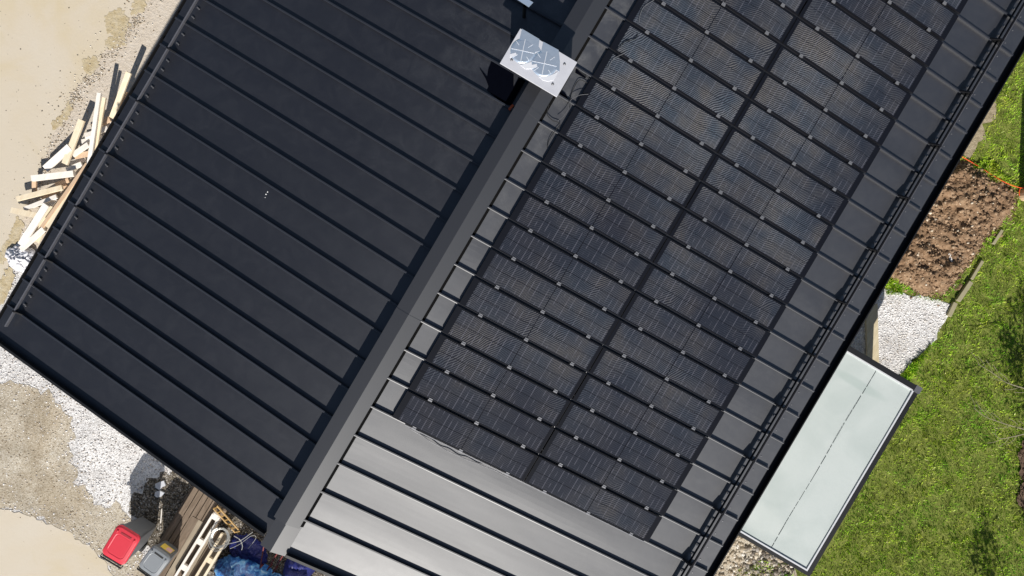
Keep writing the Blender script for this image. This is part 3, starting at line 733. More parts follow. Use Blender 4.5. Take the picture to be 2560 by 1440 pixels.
mesh_np('soil_heap', np.c_[flat_, zz+GZ], Q, M['soil'], 'structure', True)
cl = scatter(soil, 9000); zc = []
ci = np.clip(((cl - lo)/st_).astype(int), 0, [len(gx)-1, len(gy)-1]); zc = zz.reshape(XX.shape)[ci[:,0], ci[:,1]]
M['clod'] = island('soil_clods', [(0,(.10,.060,.034)),(.5,(.25,.16,.095)),(.93,(.40,.28,.18)),(1,(.66,.58,.46))], .95)
stones('soil_clods', np.c_[cl, np.maximum(zc,0)-.006+GZ], (.004,.040), M['clod'], .6)

# ---- lawn
lawn = GG([(1900,1480),(1990,1410),(2020,1445),(2080,1360),(2200,1130),(2300,960),(2262,930),(2300,890),(2345,850),(2375,790),(2380,755),(2350,745),(2365,700),(2200,560),(2300,330),(2480,120),(2560,0),(2760,-150),(2820,1600),(1900,1600)])
area_l = lawn
def blades(name, P_, h, wd, m, z=0.0):
    n = len(P_); a = rng.random(n)*2*math.pi
    cl_ = vnoise(P_[:,0]+60, P_[:,1]+60, 5.5, 71)*.6 + vnoise(P_[:,0]+60, P_[:,1]+60, 13, 72)*.4
    hh_ = (h[0]+(h[1]-h[0])*rng.random(n))*(.5+1.1*cl_**1.3); ln_ = rng.random(n)*.9+.25
    b = rng.random(n)*2.6 + vnoise(P_[:,0]+60, P_[:,1]+60, 4.0, 73)*12
    dx, dy = np.cos(a)*wd, np.sin(a)*wd; tx, ty = np.cos(b)*hh_*ln_, np.sin(b)*hh_*ln_
    zb = z + np.zeros(n)
    V = np.stack([np.stack([P_[:,0]-dx, P_[:,1]-dy, zb],1), np.stack([P_[:,0]+dx, P_[:,1]+dy, zb],1),
                  np.stack([P_[:,0]+dx*.6+tx*.5, P_[:,1]+dy*.6+ty*.5, zb+hh_*.65],1), np.stack([P_[:,0]+tx, P_[:,1]+ty, zb+hh_],1)],1)
    i = np.arange(n)*4; F = np.stack([i,i+1,i+2,i+3],1)
    return mesh_np(name, V.reshape(-1,3), F, m, 'stuff')
def grassm(name, dry=.0):
    a = N(name); g = a.n('NewGeometry'); P_ = g.outputs['Position']
    c1 = a.ramp(g.outputs['Random Per Island'], [(0,(.20,.35,.012)),(.35,(.33,.56,.022)),(.7,(.50,.69,.045)),(.93,(.58,.62,.12)),(1,(.80,.76,.42))])
    pat = a.ramp(a.noise(P_, 1.2, 5, .65, .5), [(.36,(.55,.85,.5)),(.5,(.95,1,.9)),(.64,(1,.86,.9))])
    c2 = a.mix(1.0, c1, pat, 'MULTIPLY')
    dry = a.ramp(a.noise(P_, .8, 5, .7, .8), [(.50,(0,)),(.66,(1,))])
    c2 = a.mix(a.math('MULTIPLY', dry, .38), c2, (.48,.40,.13))
    lush = a.ramp(a.noise(P_, 1.9, 4, .6, .3), [(.54,(0,)),(.68,(1,))])
    c2 = a.mix(a.math('MULTIPLY', lush, .6), c2, (.13,.40,.02))
    c2 = a.mix(1.0, c2, a.ramp(a.noise(P_, 6.0, 3, .6, .3), [(.35,(.72,.76,.7)),(.55,(1,1,1))]), 'MULTIPLY')
    m_ = a.set(c2, .6, 0, .25); a.b.inputs['Subsurface Weight'].default_value = 0
    return m_
M['grass'] = grassm('grass_blades')
gp = scatter(lawn, 300000, (soil, grR, GG(rock_px)))
den = vnoise(gp[:,0], gp[:,1], 2.2, 21)*.6 + vnoise(gp[:,0], gp[:,1], 6, 22)*.4
bare_poly = GG(bare_px); nb = edged(gp, bare_poly); inb = inside(gp, bare_poly)
gp = gp[(rng.random(len(gp)) < np.clip(.35+den*1.1, 0, 1)) & ~inb]
blades('grass', gp, (.018,.062), .0068, M['grass'], GZ)
se_ = scatter(soil, 26000); se_ = se_[(edged(se_, soil) < .30*vnoise(se_[:,0]+60, se_[:,1]+60, 3.0, 77)**1.2) & (se_[:,1] > 0)]
blades('soil_edge_grass', se_, (.02,.07), .0075, M['grass'], GZ+.03)
tufts = scatter(GG([(2430,410),(2480,400),(2520,450),(2450,470),(2420,440)]), 3500); blades('grass_tufts', tufts, (.03,.09), .008, M['grass'], GZ+.03)
wd_ = scatter(GG([(2205,690),(2240,700),(2255,735),(2215,735)]), 1500); blades('weeds', wd_, (.02,.06), .008, M['grass'], GZ+.02)
wd2 = scatter(GG([(1840,1420),(1900,1400),(1960,1405),(1990,1440),(1960,1500),(1840,1500)]), 900); blades('dry_weeds', wd2, (.03,.10), .006, M['grass'], GZ+.02)
wd3 = scatter(GG([(2225,975),(2250,935),(2290,895),(2335,850),(2300,900),(2270,960),(2250,985)]), 1800); blades('edge_grass', wd3, (.04,.12), .008, M['grass'], GZ+.02)
M['mulch'] = dirtm('leaf_mulch', (.07,.045,.03), (.13,.085,.06), (.22,.16,.11), 14)
mul = [(2590,1085),(2552,1100),(2540,1140),(2548,1190),(2538,1240),(2556,1280),(2600,1300),(2700,1300),(2700,1085)]
sheet('mulch_bed', ragged(GG(mul), .08, .05, 40), GZ+.05, M['mulch'])
mp_ = scatter(GG(mul), 2500); blades('dry_leaves', mp_, (.02,.05), .014, M['mulch'], GZ+.05)
# curb stones
M['curb'] = simple('curb_stone', (.30,.27,.17), .9, 0, .2, .15, 9, .5)
for i,(a,b,lab) in enumerate((((2390,752),(2422,704),'longest grey curb stone edging the lawn beside the gravel'),((2368,790),(2384,756),'short curb stone at the tip of the white gravel'),((2425,698),(2452,652),'curb stone half sunk in grass beside the dug soil'),((2480,610),(2502,575),'far curb stone overgrown by grass near the clods'))):
    p, q_ = U(*a,GZ), U(*b,GZ); m_ = MB(); m_.beam((p.x,p.y,GZ+.03-.012*i),(q_.x,q_.y,GZ+.035-.012*i), .10 if i < 2 else .07, .12)
    tag(build('curb_stone', m_, M['curb'], origin=(p.x,p.y,GZ), bevel=.01), lab, 'curb stone', 'curb stones edging the lawn')
# sticks on the soil
M['wood'] = None
def woodm(name, c0, c1, knots=True):
    a = N(name); v = a.co('Object'); n1 = a.noise(a.co(scale=(14,2.2,14)), 1.0, 5, .6, .8)
    col = a.ramp(n1, [(.3,c0),(.65,c1)])
    r_ = a.n('NewGeometry').outputs['Random Per Island']
    col = a.mix(a.math('MULTIPLY', r_, .5), col, tuple(x*.86 for x in c1))
    return a.set(col, .75, 0, .25, a.bump(n1, .25, .004))
M['wood'] = woodm('fresh_timber', (.66,.52,.34), (.80,.70,.53)); M['wood2'] = woodm('tan_timber', (.50,.33,.20), (.66,.48,.33)); M['oldwood'] = woodm('weathered_timber', (.10,.07,.045), (.22,.165,.12))
M['wood3'] = woodm('pale_timber', (.72,.66,.58), (.84,.79,.73)); M['greywood'] = woodm('grey_board', (.25,.205,.15), (.36,.30,.22))
def stick(a, b, z, w_, h_, mat, name, label, cat, group=None, z2=None, roll=0, taper=1):
    p = U(a[0],a[1],z); q_ = U(b[0],b[1],z if z2 is None else z2); m_ = MB(); m_.beam(p, q_, w_, h_, roll=roll, taper=taper)
    return tag(build(name, m_, M[mat], origin=(p.x,p.y,0)), label, cat, group)
stick((2373,634),(2379,658), GZ+.16, .05,.025,'wood3','wood_offcut','short white wood offcut lying on the dug soil','wood offcut')
stick((2386,632),(2405,660), GZ+.15, .03,.03,'oldwood','branch','thin brown stick on the soil beside the white offcut','stick')
stick((2423,545),(2427,583), GZ+.15, .02,.02,'wood2','branch','thin pale root standing out of the soil heap','stick')
# gangway board in the shade beside the porch
m_ = MB(); a, b = U(2178,760,GZ+.06), U(2182,925,GZ+.06); m_.beam(a, b, .26, .05); tag(build('timber_board', m_, woodm('shaded_board', (.46,.38,.24), (.60,.52,.36)), origin=(a.x,a.y,GZ), bevel=.004), 'wide grey-brown board lying on the gravel beside the porch', 'board')
# orange cord
cpx = [(2300,330),(2390,383),(2440,412),(2485,440),(2515,457),(2545,468),(2580,474)]
pts = [U(x,y,GZ+(.12 if x>2500 else .06)) for x,y in cpx]; m_ = MB(); m_.tube(spline(pts,8), .009, 6); tag(build('cord', m_, M['orange'], origin=pts[0]), 'orange-red cord running from the house to the post', 'cord')
pts = [U(x,y,GZ+.1) for x,y in ((2562,470),(2552,470),(2548,480),(2549,490))]; m_ = MB(); m_.tube(spline(pts,6), .010, 6); tag(build('cord', m_, M['orange'], origin=pts[0]), 'short loose end of orange cord hanging by the post', 'cord')
# post
pb = U(2560,487,GZ); m_ = MB(); m_.lathe([(.14,0),(.14,.02),(.135,1.75),(.12,1.80),(.001,1.81)], (pb.x,pb.y,GZ), 16)
post = tag(build('wooden_post', m_, M['wood2'], origin=pb), 'round pale wooden post at the garden edge with cord round it', 'post')

# ------------------------------------------------------------------ TIMBER PILE
o1 = [(0,100),4.0]; 
def c1_(x,y): return (x/4.0, 100+y/4.0)
def c2_(x,y): return (x/3.13, 400+y/3.13)
tim = [ # a, b, z, z2, width, height, mat, label
 (c1_(1290,325), c1_(1120,780), .62,.35, .115,.05,'wood','pale beam reaching farthest up the yard toward the eave'),
 (c1_(1262,515), c1_(1180,780), .30,.25, .07,.05,'wood2','short tan stub beside the beam reaching farthest up'),
 (c1_(995,530), c1_(890,1260), .66,.50, .09,.05,'wood3','long white beam standing high over the rungs'),
 (c1_(1045,575), c1_(950,1140), .60,.44, .075,.05,'wood','long yellowish beam just right of the high white beam'),
 (c1_(820,800), c1_(650,1240), .40,.28, .14,.05,'wood','wide pale plank with a dark end left of the high beams'),
 (c1_(700,1070), c1_(455,1290), .34,.22, .16,.045,'wood3','wide white plank slanting down to the concrete'),
 (c1_(1100,790), c1_(930,870), .24,.22, .12,.045,'wood2','uppermost short cross board under the beams'),
 (c1_(1080,885), c1_(850,960), .26,.24, .11,.045,'wood3','second short cross board, white, near the eave'),
 (c1_(1020,975), c1_(820,1020), .20,.2, .11,.045,'wood3','third cross board, white, crossing under both beams'),
 (c1_(885,1045), c1_(730,1150), .28,.24, .11,.045,'wood3','white cross board right of the wide white plank'),
 (c1_(900,1135), c1_(750,1165), .22,.2, .12,.045,'wood2','pinkish cross board in the middle of the pile'),
 (c1_(820,1240), c1_(670,1300), .24,.2, .11,.045,'wood3','low white cross board above the lying long block'),
 (c1_(745,1335), c1_(325,1385), .30,.30, .13,.10,'wood3','long thick pale block lying nearly level'),
 (c2_(270,150), c2_(270,260), .22,.14, .10,.045,'wood2','small board end sticking out under the thick block'),
 (c2_(490,215), c2_(135,305), .26,.26, .11,.06,'wood','tan board fanning out below the thick block'),
 (c2_(445,285), c2_(190,385), .24,.2, .09,.045,'wood3','thin pale board below the tan fanned board'),
 (c2_(90,392), c2_(300,438), .24,.24, .13,.06,'wood','short board reaching farthest left of the pile'),
 (c2_(365,350), c2_(165,665), .36,.22, .15,.045,'wood3','broad white board pointing down to the gravel'),
 (c2_(345,540), c2_(165,700), .30,.18, .12,.045,'wood3','white board nearest the plastic sheet'),
 (c2_(400,360), c2_(285,640), .26,.20, .16,.03,'wood','pale plywood strip under the broad white board'),
 (c2_(685,30), c2_(330,525), .46,.40, .07,.06,'wood2','tan beam running along the eave'),
 (c2_(722,10), c2_(372,525), .44,.38, .13,.06,'wood','cream beam running closest along the eave'),
 (c1_(1130,825), c1_(1000,905), .16,.14, .07,.045,'wood3','narrow white slat tucked under the uppermost cross board'),
 (c1_(990,1030), c1_(870,1075), .14,.12, .10,.045,'wood','cream slat under the third cross board'),
 (c1_(860,1195), c1_(700,1225), .12,.10, .09,.045,'wood3','white slat showing between two low cross boards'),
 (c1_(690,1400), c1_(560,1450), .14,.12, .10,.045,'wood2','tan board in the gap below the thick pale block'),
 (c2_(520,190), c2_(330,300), .12,.10, .12,.045,'wood2','short tan board behind the fanned tan board'),
 (c2_(430,300), c2_(330,420), .14,.12, .14,.045,'wood3','pale board beneath the eave beams'),
 (c2_(330,470), c2_(250,600), .10,.08, .12,.045,'wood','cream board low in the pile near its lower end'),
]
for (a,b,z1,z2,w_,h_,mt,lab) in tim:
    stick(a,b,z1,w_,h_,mt,'timber',lab,'timber','timber pile by the left eave', z2=z2, roll=random.uniform(-.12,.12))
# plastic sheet
def crumple(name, poly_c, rx, ry, hgt, m, label, cat, z0=0, seed=5, n=26, sharp=1.0, pw_=.5):
    r_ = np.random.default_rng(seed); u = np.linspace(-1,1,n); A,B = np.meshgrid(u,u,indexing='ij')
    R_ = np.sqrt(A*A+B*B); sc = np.where(R_>0, np.maximum(abs(A),abs(B))/np.maximum(R_,1e-6), 1)
    a_, b_ = A*sc, B*sc; edge = 1+.18*(vnoise((np.arctan2(b_,a_)+4)*1.0, a_*0+3, 3, seed)-.5)
    x = poly_c[0]+a_*rx*edge; y = poly_c[1]+b_*ry*edge; rr = np.sqrt(a_**2+b_**2)
    rid = 1-abs(2*vnoise(x+50,y+50,3.2,seed+1)-1); rid2 = 1-abs(2*vnoise(x*1.0+y*.6+50,y*.5+50,7.5,seed+2)-1)
    z = z0 + hgt*(np.clip(1-rr**2.2,0,1)**pw_)*(.5+.5*rid) + .26*sharp*hgt*rid2*np.clip(1.15-rr,0,1) + .05*sharp*(1-abs(2*vnoise(x*.7-y+70,y+x*.4+50,15,seed+3)-1))
    z = np.maximum(z + r_.normal(0,.035*sharp,z.shape)*np.clip(1.1-rr,0,1), z0+.005*0); x = x + r_.normal(0,.012,x.shape); y = y + r_.normal(0,.012,y.shape)
    idx = np.arange(n*n).reshape(n,n); F_ = np.stack([idx[:-1,:-1],idx[1:,:-1],idx[1:,1:],idx[:-1,1:]],-1).reshape(-1,4)
    V = np.stack([x.ravel(),y.ravel(),z.ravel()],1); c = Vector((poly_c[0],poly_c[1],z0)); V = V - np.array(c)
    o = mesh_np(name, V, F_, m); o.location = c
    return tag(o, label, cat)
M['plastic'] = simple('clear_plastic', (.78,.77,.80), .25, 0, .6, .1, 12)
c = U(62,648,0); crumple('plastic_sheet', (c.x,c.y), .42,.30,.16, M['plastic'], 'crumpled whitish plastic sheet at the lower end of the timber pile', 'plastic sheet', .02)
# paper scraps in the shade
M['paper'] = simple('grey_slab', (.50,.51,.54), .7)
for (pc_, lab) in (([(400,1204),(412,1200),(417,1212),(408,1216),(402,1223),(392,1218),(391,1208)], 'upper pale stone flake lying in the shade above the bins'), ([(391,1228),(402,1225),(415,1231),(405,1240),(395,1242),(389,1237)],'lower pale stone flake lying in the shade above the bins')):
    m_ = MB(); P_ = ccw(G2(pc_)); m_.prism(P_, .02, .06); tag(build('stone_flake', m_, M['paper'], origin=(P_[0][0],P_[0][1],0)), lab, 'stone flake', 'pale stone flakes')
stick((405,1272),(402,1308), .05, .022,.02,'wood3','twig','thin pale stick lying in the shade above the bins','stick')

# ------------------------------------------------------------------ BINS
def rrect(x0,x1,y0,y1,r,n=5):
    out=[]
    for cx,cy,a0 in ((x1-r,y1-r,0),(x0+r,y1-r,90),(x0+r,y0+r,180),(x1-r,y0+r,270)):
        for i in range(n+1): t = math.radians(a0+90*i/n); out.append((cx+r*math.cos(t), cy+r*math.sin(t)))
    return out
M['red'] = simple('red_plastic', (.60,.035,.055), .42, 0, .5, .05, 6); M['greybin'] = simple('grey_plastic', (.13,.135,.145), .45, 0, .5, .08, 6); M['greylid'] = simple('grey_lid_plastic', (.22,.235,.25), .4, 0, .5, .08, 6)
M['rubber'] = simple('black_rubber', (.015,.015,.015), .7); M['label'] = simple('yellow_label', (.75,.55,.10), .5); M['label2'] = simple('pink_label', (.75,.45,.45), .5)
def loft(mb, rings):
    n = len(rings[0]); b = len(mb.v)
    for r_ in rings: mb.v += [Vector(p) for p in r_]
    for i in range(len(rings)-1):
        for k in range(n): k2=(k+1)%n; mb.f.append((b+i*n+k,b+i*n+k2,b+(i+1)*n+k2,b+(i+1)*n+k))
    mb.f.append(tuple(b+k for k in range(n))[::-1]); mb.f.append(tuple(b+(len(rings)-1)*n+k for k in range(n)))
def wheelie(px, py, w_, d_, h_, lidm, label, rot=0.0, sticker=False):
    c = U(px, py, h_); X, Y = c.x, c.y
    root = thing('wheelie_bin', (X, Y, 0), label, 'wheelie bin')
    cr, sr = math.cos(rot), math.sin(rot)
    def R(pts, z): return [(X+x*cr-y*sr, Y+x*sr+y*cr, z) for x,y in pts]
    def Rm(mb):
        for v in mb.v:
            x, y = v.x-X, v.y-Y; v.x, v.y = X+x*cr-y*sr, Y+x*sr+y*cr
        return mb
    b = MB(); hw, hd = w_/2, d_/2
    loft(b, [R(rrect(-hw*.72,hw*.72,-hd*.78,hd*.62,.05),.06), R(rrect(-hw*.90,hw*.90,-hd*.84,hd*.88,.06),h_-.16), R(rrect(-hw*.97,hw*.97,-hd*.86,hd*.96,.06),h_-.15), R(rrect(-hw*.97,hw*.97,-hd*.86,hd*.96,.06),h_-.07)])
    body = build('body', b, M['greybin'], root, bevel=.006)
    l = MB()
    loft(l, [R(rrect(-hw,hw,-hd*.88,hd,.10),h_-.07), R(rrect(-hw,hw,-hd*.88,hd,.10),h_-.035), R(rrect(-hw*.93,hw*.93,-hd*.80,hd*.92,.11),h_-.008), R(rrect(-hw*.70,hw*.70,-hd*.62,hd*.60,.09),h_+.004), R(rrect(-hw*.66,hw*.66,-hd*.58,hd*.56,.08),h_-.004), R(rrect(-hw*.60,hw*.60,-hd*.52,hd*.50,.07),h_-.002)])
    lid_ = build('lid', l, lidm, root, bevel=.005)
    g = MB(); g.box(X-hw*.45,X+hw*.45,Y+hd*.62,Y+hd*.74,h_-.01,h_+.006); Rm(g); build('lid_grip', g, M['rubber'] if lidm is not M['red'] else M['reddark'], lid_, bevel=.004)
    for s_ in (-1,1):
        g = MB(); g.box(X+s_*hw*.72-.015,X+s_*hw*.72+.015,Y+hd*.55,Y+hd*.72,h_-.008,h_+.02); Rm(g); build('lid_catch', g, lidm, lid_, bevel=.004)
    hdl = MB(); hdl.tube([(X-hw*.9,Y-hd*.93,h_-.08),(X-hw*.9,Y-hd*1.08,h_-.05),(X+hw*.9,Y-hd*1.08,h_-.05),(X+hw*.9,Y-hd*.93,h_-.08)], .018, 8); Rm(hdl); build('handle', hdl, M['rubber'], root)
    hg = MB(); hg.box(X-hw*.8,X+hw*.8,Y-hd*.97,Y-hd*.90,h_-.07,h_-.03); Rm(hg); build('hinge', hg, M['rubber'], root)
    for s_ in (-1,1):
        wm = MB(); wm.tube([(X+s_*(hw*.72-.03),Y-hd*.86,.10),(X+s_*(hw*.72+.03),Y-hd*.86,.10)], .10, 16); Rm(wm); build('wheel', wm, M['rubber'], root)
    if sticker:
        s2 = MB(); s2.hexa(*[[ (X+x_*cr-y_*sr, Y+x_*sr+y_*cr, z_) for x_,y_,z_ in q_] for q_ in (
            [(-hw*.5,hd*.80,h_-.42),(hw*.6,hd*.80,h_-.42),(hw*.6,hd*.835,h_-.42),(-hw*.5,hd*.835,h_-.42)],
            [(-hw*.5,hd*.88,h_-.19),(hw*.6,hd*.88,h_-.19),(hw*.6,hd*.905,h_-.19),(-hw*.5,hd*.905,h_-.19)])]); build('sticker', s2, M['label'], body)
        s2 = MB(); s2.hexa(*[[ (X+x_*cr-y_*sr, Y+x_*sr+y_*cr, z_) for x_,y_,z_ in q_] for q_ in (
            [(0,hd*.82,h_-.36),(hw*.55,hd*.82,h_-.36),(hw*.55,hd*.87,h_-.36),(0,hd*.87,h_-.36)],
            [(0,hd*.88,h_-.21),(hw*.55,hd*.88,h_-.21),(hw*.55,hd*.913,h_-.21),(0,hd*.913,h_-.21)])]); build('sticker', s2, M['label2'], body)
    return root
M['reddark'] = simple('dark_red_recess', (.30,.02,.03), .5)
wheelie(299, 1366, .585, .80, 1.08, M['red'], 'wheelie bin with a bright red lid on the pale concrete', -.02)
wheelie(383, 1408, .50, .62, 1.02, M['greylid'], 'all grey wheelie bin with a sticker beside the red lidded bin', -.10, True)

# ------------------------------------------------------------------ PALLETS, COIL, TARP
def pallet(a, b, width, z0, mats, label, deckgap=.5, nd=5, thick=.02):
    # a->b: sight positions of the left long edge; boards run along it
    p, q_ = U(a[0],a[1],z0+.14), U(b[0],b[1],z0+.14); d = (q_-p); d.z = 0; L_ = d.length; d.normalize(); s_ = Vector((d.y,-d.x,0))
    if s_.x < 0: s_ = -s_
    p.z = 0
    root = thing('pallet', (p.x,p.y,z0), label, 'pallet')
    bw = width/nd*deckgap
    for i in range(nd):
        o = (i+.5)*width/nd; m_ = MB(); m_.beam(p+s_*o+Vector((0,0,z0+.13)), p+s_*o+d*L_+Vector((0,0,z0+.13)), bw, thick); build('deck_board', m_, mats[i%len(mats)], root)
    for t in (.04,.5,.96):
        m_ = MB(); m_.beam(p+d*(L_*t)+Vector((0,0,z0+.108)), p+d*(L_*t)+s_*width+Vector((0,0,z0+.108)), .11, thick); build('cross_board', m_, mats[0], root)
        for o in (.06, width/2, width-.06):
            m_ = MB(); c_ = p+d*(L_*t)+s_*o; m_.box(c_.x-.05,c_.x+.05,c_.y-.05,c_.y+.05,z0+.022,z0+.098); build('block', m_, mats[-1], root)
    for o in (.06, width/2, width-.06):
        m_ = MB(); m_.beam(p+s_*o+Vector((0,0,z0+.011)), p+s_*o+d*L_+Vector((0,0,z0+.011)), .1, thick); build('base_board', m_, mats[0], root)
    return root
pallet((486,1205),(392,1362), .95, .0, [M['oldwood']], 'bottom weathered brown pallet in the stack beside the bins', .86, 7)
pallet((486,1205),(392,1362), .95, .145, [M['oldwood']], 'middle weathered brown pallet in the stack beside the bins', .86, 7)
pallet((490,1208),(396,1365), .93, .29, [M['oldwood']], 'top weathered brown pallet of the left stack beside the bins', .86, 7)
pallet((450,1300),(330,1500), 1.15, .0, [M['oldwood']], 'low dark pallet under the pale one by the blue tarp', .8, 6)
pallet((480,1290),(380,1462), .95, .30, [M['oldwood'],M['greywood']], 'grey-brown pallet carrying the pale pallet frame', .86, 6)
# pale frame of a new pallet on top
pp0, pp1 = U(534,1284,.60), U(432,1452,.60)
fr = thing('pallet', (pp0.x,pp0.y,.45), 'pale new pallet frame of beams and blocks with a wire coil on it', 'pallet')
d_ = (pp1-pp0).normalized(); s_ = Vector((d_.y,-d_.x,0)); s_ = s_ if s_.x > 0 else -s_
for off, w2 in ((0,.045),(.155,.045),(.40,.05),(.56,.05)):
    m_ = MB(); e_ = 0 if off < .3 else .28; m_.beam(pp0+s_*off+d_*e_, pp1+s_*off, w2, .07); build('beam', m_, M['wood3'] if off < .3 else M['wood'], fr)
for t in (.04,.70,1.38):
    m_ = MB(); m_.beam(pp0+d_*t-Vector((0,0,.01)), pp0+d_*t+s_*.18-Vector((0,0,.01)), .13, .075); build('block', m_, M['wood3'], fr)
for t in (.95,1.5):
    m_ = MB(); m_.beam(pp0+d_*t+s_*.40-Vector((0,0,.01)), pp0+d_*t+s_*.56-Vector((0,0,.01)), .12, .075); build('block', m_, M['wood'], fr)
# wire coil
M['wire'] = simple('galvanised_wire', (.42,.42,.40), .4, .5, .5, .2, 10)
cc = U(549,1345,.70); m_ = MB()
for k in range(9):
    r_ = .17+.05*random.random(); ox, oy = random.uniform(-.03,.03), random.uniform(-.03,.03); tz = random.uniform(-.04,.04)
    m_.tube([(cc.x+ox+r_*math.cos(t/24*2*math.pi), cc.y+oy+r_*1.15*math.sin(t/24*2*math.pi), cc.z+k*.008+tz*math.sin(t/24*2*math.pi)) for t in range(25)], .006, 5)
tag(build('wire_coil', m_, M['wire'], origin=(cc.x,cc.y,.64)), 'coil of grey wire lying on the pale pallet frame', 'wire coil')
def bez(pts, z, r, mat, name, label, cat, group=None):
    P_ = [U(x,y,zz_) for (x,y),zz_ in zip(pts, z if isinstance(z,list) else [z]*len(pts))]; m_ = MB(); m_.tube(spline(P_,6), r, 6)
    return tag(build(name, m_, M[mat], origin=P_[0]), label, cat, group)
bez([(570,1360),(600,1352),(625,1335),(632,1330)], .7, .008,'wire','wire','loose grey wire end reaching from the coil to the roof edge','wire')
bez([(585,1340),(600,1350),(606,1365),(604,1375)], .65, .009,'wire','wire','bent white wire crossing the loose end','wire')
bez([(575,1372),(600,1360),(628,1340),(640,1345),(620,1372)], .6, .006,'wire','wire','long thin wire looping into the shade by the tarp','wire')
# yellow bracket
M['yellow'] = simple('yellow_painted_steel', (.36,.21,.05), .5)
a, b = U(538,1268,.75), U(592,1328,.62); m_ = MB()
sd2 = Vector(((b-a).y,-(b-a).x,0)).normalized()*.05
m_.beam(a+sd2, b+sd2, .022,.03); m_.beam(a-sd2, b-sd2, .022,.03)
for i in range(7):
    t = i/6; c0 = a+(b-a)*t; m_.beam(c0+sd2, c0-sd2+(b-a)*.06, .02,.02)
tag(build('steel_lattice', m_, M['yellow'], origin=(a.x,a.y,.6)), 'yellow steel lattice strip beside the wire coil', 'steel strip')
# red trestle rods
M['redsteel'] = simple('red_painted_steel', (.13,.018,.015), .5)
for i,(a,b) in enumerate((((662,1352),(650,1420)),((700,1372),(668,1425)),((712,1380),(682,1432)))):
    labs = ['leftmost upright red steel prop leg at the roof edge','middle red steel prop leg at the roof edge','rightmost red steel prop leg at the roof edge','red steel prop leg leaning toward the pallets']
    m_ = MB(); p, q_ = U(*a,.75), U(*b,.35); m_.tube([p,q_], .017, 8); m_.tube([q_, (q_.x,q_.y,0)], .017, 8)
    tag(build('steel_prop', m_, M['redsteel'], origin=(q_.x,q_.y,0)), labs[i], 'steel prop', 'red steel props')
def tarpm():
    a = N('blue_tarp'); v = a.co()
    return a.set(a.ramp(a.noise(v,6,4,.6,1.0), [(.35,(.012,.05,.26)),(.52,(.05,.22,.60)),(.62,(.20,.50,.85)),(.72,(.6,.78,.95))]), .25, 0, .8, a.bump(a.noise(v, 9, 4, .6), .5, .03))  # pale highlights and dark folds painted in as colour
M['tarp'] = tarpm()
M['tarpdark'] = simple('dark_blue_tarp', (.015,.02,.12), .5, 0, .3, .2, 5, .5)
c = U(612,1496,.6); crumple('tarpaulin', (c.x,c.y), 1.0,.66,.62, M['tarp'], 'bright blue crumpled tarpaulin over a heap below the roof corner', 'tarpaulin', 0, 31, 22, 2.4, .8)
c = U(742,1425,.6); crumple('tarpaulin', (c.x,c.y), .36,.52,.75, M['tarpdark'], 'dark blue tarpaulin bundle tucked under the roof edge', 'tarpaulin', 0, 47, 18, .6, .4)
c = U(615,1385,.2); crumple('tarpaulin', (c.x,c.y), .50,.34,.28, M['tarpdark'], 'flat dark blue sheet in the shade between pallets and props', 'tarpaulin', 0, 53, 26, .6, .4)
# unseen block added just outside the frame to darken the yard by the bins
m_ = MB(); c = U(640,1640,1.0); m_.box(c.x-.7,c.x+.8,c.y-.4,c.y+.45,0,1.9)
tag(build('brick_stack', m_, simple('grey_blocks',(.35,.33,.30),.9), origin=(c.x,c.y,0)), 'tall stack of grey blocks at the lower edge of the yard', 'block stack')

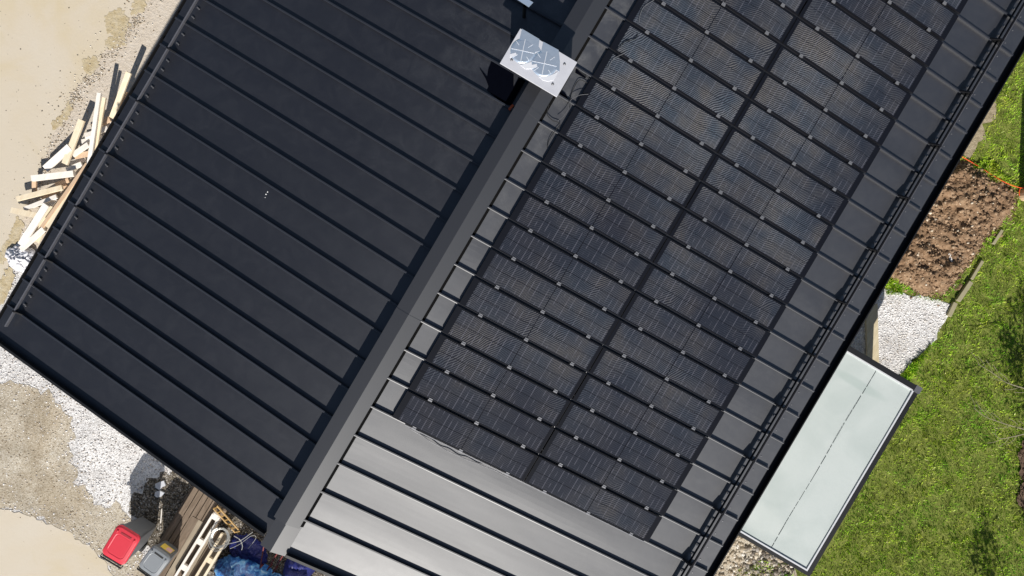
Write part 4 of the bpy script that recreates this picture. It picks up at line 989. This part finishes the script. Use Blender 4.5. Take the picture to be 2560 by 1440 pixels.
# ------------------------------------------------------------------ BARE TREES at the garden edge
M['bark'] = simple('pale_bark', (.30,.26,.18), .85); M['leafb'] = island('brown_leaves', [(0,(.10,.05,.035)),(.6,(.20,.11,.08)),(1,(.30,.20,.14))])
def tree(base, hgt, seed, label, lean=(0,0), crown=1.0, leaves=True):
    r_ = random.Random(seed); root = thing('tree', (base.x, base.y, base.z), label, 'tree')
    t = MB(); b = Vector((base.x,base.y,base.z)); top = b+Vector((lean[0],lean[1],hgt*.45))
    t.tube([b, b+(top-b)*.5+Vector((.05,.03,0)), top], .1, 10, [.13,.10,.08]); build('trunk', t, M['bark'], root)
    br = MB(); tips = []
    def grow(p, d, L_, rad, lv):
        q_ = p + d*L_; mid = p + d*(L_*.5) + Vector((r_.uniform(-1,1),r_.uniform(-1,1),r_.uniform(-.3,.8)))*L_*.07
        br.tube([p, mid, q_], rad, 5, [rad, rad*.8, rad*.6])
        if lv == 0: tips.append(q_); return
        for _ in range(r_.choice((3,3,4))):
            dd = (d + Vector((r_.uniform(-1,1),r_.uniform(-1,1),r_.uniform(-.35,.55)))*.75).normalized(); grow(q_, dd, L_*r_.uniform(.55,.8), rad*.58, lv-1)
            tips.append(q_)
    for i in range(7):
        a = i*2*math.pi/7+r_.random(); dd = Vector((math.cos(a),math.sin(a),r_.uniform(.25,.9))).normalized()
        grow(b+(top-b)*(.55+.45*i/6), dd, hgt*.20*crown, .032, 3)
    build('crown', br, M['bark'], root)
    if leaves:
        T = np.array([tuple(x) for x in tips]); T = np.repeat(T, 3, 0) + rng.normal(0,.10,(len(T)*3,3)); n = len(T)
        q0 = rng.normal(0,1,(n,3)); q0 /= np.linalg.norm(q0,axis=1)[:,None]; q1 = np.cross(q0, rng.normal(0,1,(n,3))); q1 /= np.linalg.norm(q1,axis=1)[:,None]
        s0 = .05; V = np.stack([T-q0*s0, T+q1*s0*.6, T+q0*s0, T-q1*s0*.6],1).reshape(-1,3) - np.array(tuple(root.location))
        o = mesh_np('foliage', V, np.arange(n*4).reshape(-1,4), M['leafb']); o.parent = root
    return root
tree(U(2655,1290,GZ), 4.4, 3, 'bare branched tree reaching pale twigs over the right edge of the lawn', (0,0))
tree(U(2610,1790,GZ), 4.4, 8, 'bare tree below the lawn throwing dappled shade on the corner', (0,0), 1.1)
# twigs over the lawn
for i,(pp_,lab) in enumerate((
    ([(2600,1082),(2560,1073),(2520,1062),(2490,1052),(2460,1040),(2435,1020)], 'longest bare pale twig reaching over the lawn'),
    ([(2600,985),(2558,970),(2520,958),(2500,945),(2470,925),(2445,910)], 'upper bare pale twig over the lawn'),
    ([(2560,1085),(2530,1092),(2500,1096),(2480,1078)], 'small forked twig below the longest one'))):
    zs = [GZ+1.1-.1*k for k in range(len(pp_))]; P_ = [U(x,y,z_) for (x,y),z_ in zip(pp_,zs)]; m_ = MB(); sp2 = spline(P_,5)
    m_.tube(sp2, .01, 6, [.011*(1-.6*k/len(sp2)) for k in range(len(sp2))])
    r2 = random.Random(i)
    for k in range(3, len(sp2)-1, 3):
        d0 = (sp2[k+1]-sp2[k]).normalized(); s0 = Vector((d0.y,-d0.x,0))*r2.choice((-1,1)); m_.tube([sp2[k], sp2[k]+(d0*.8+s0*.7)*.14, sp2[k]+(d0+s0*.6)*.26+Vector((0,0,.02))], .004, 5)
    tag(build('twig', m_, M['bark'], origin=P_[0]), lab, 'branch', 'bare twigs over the lawn')
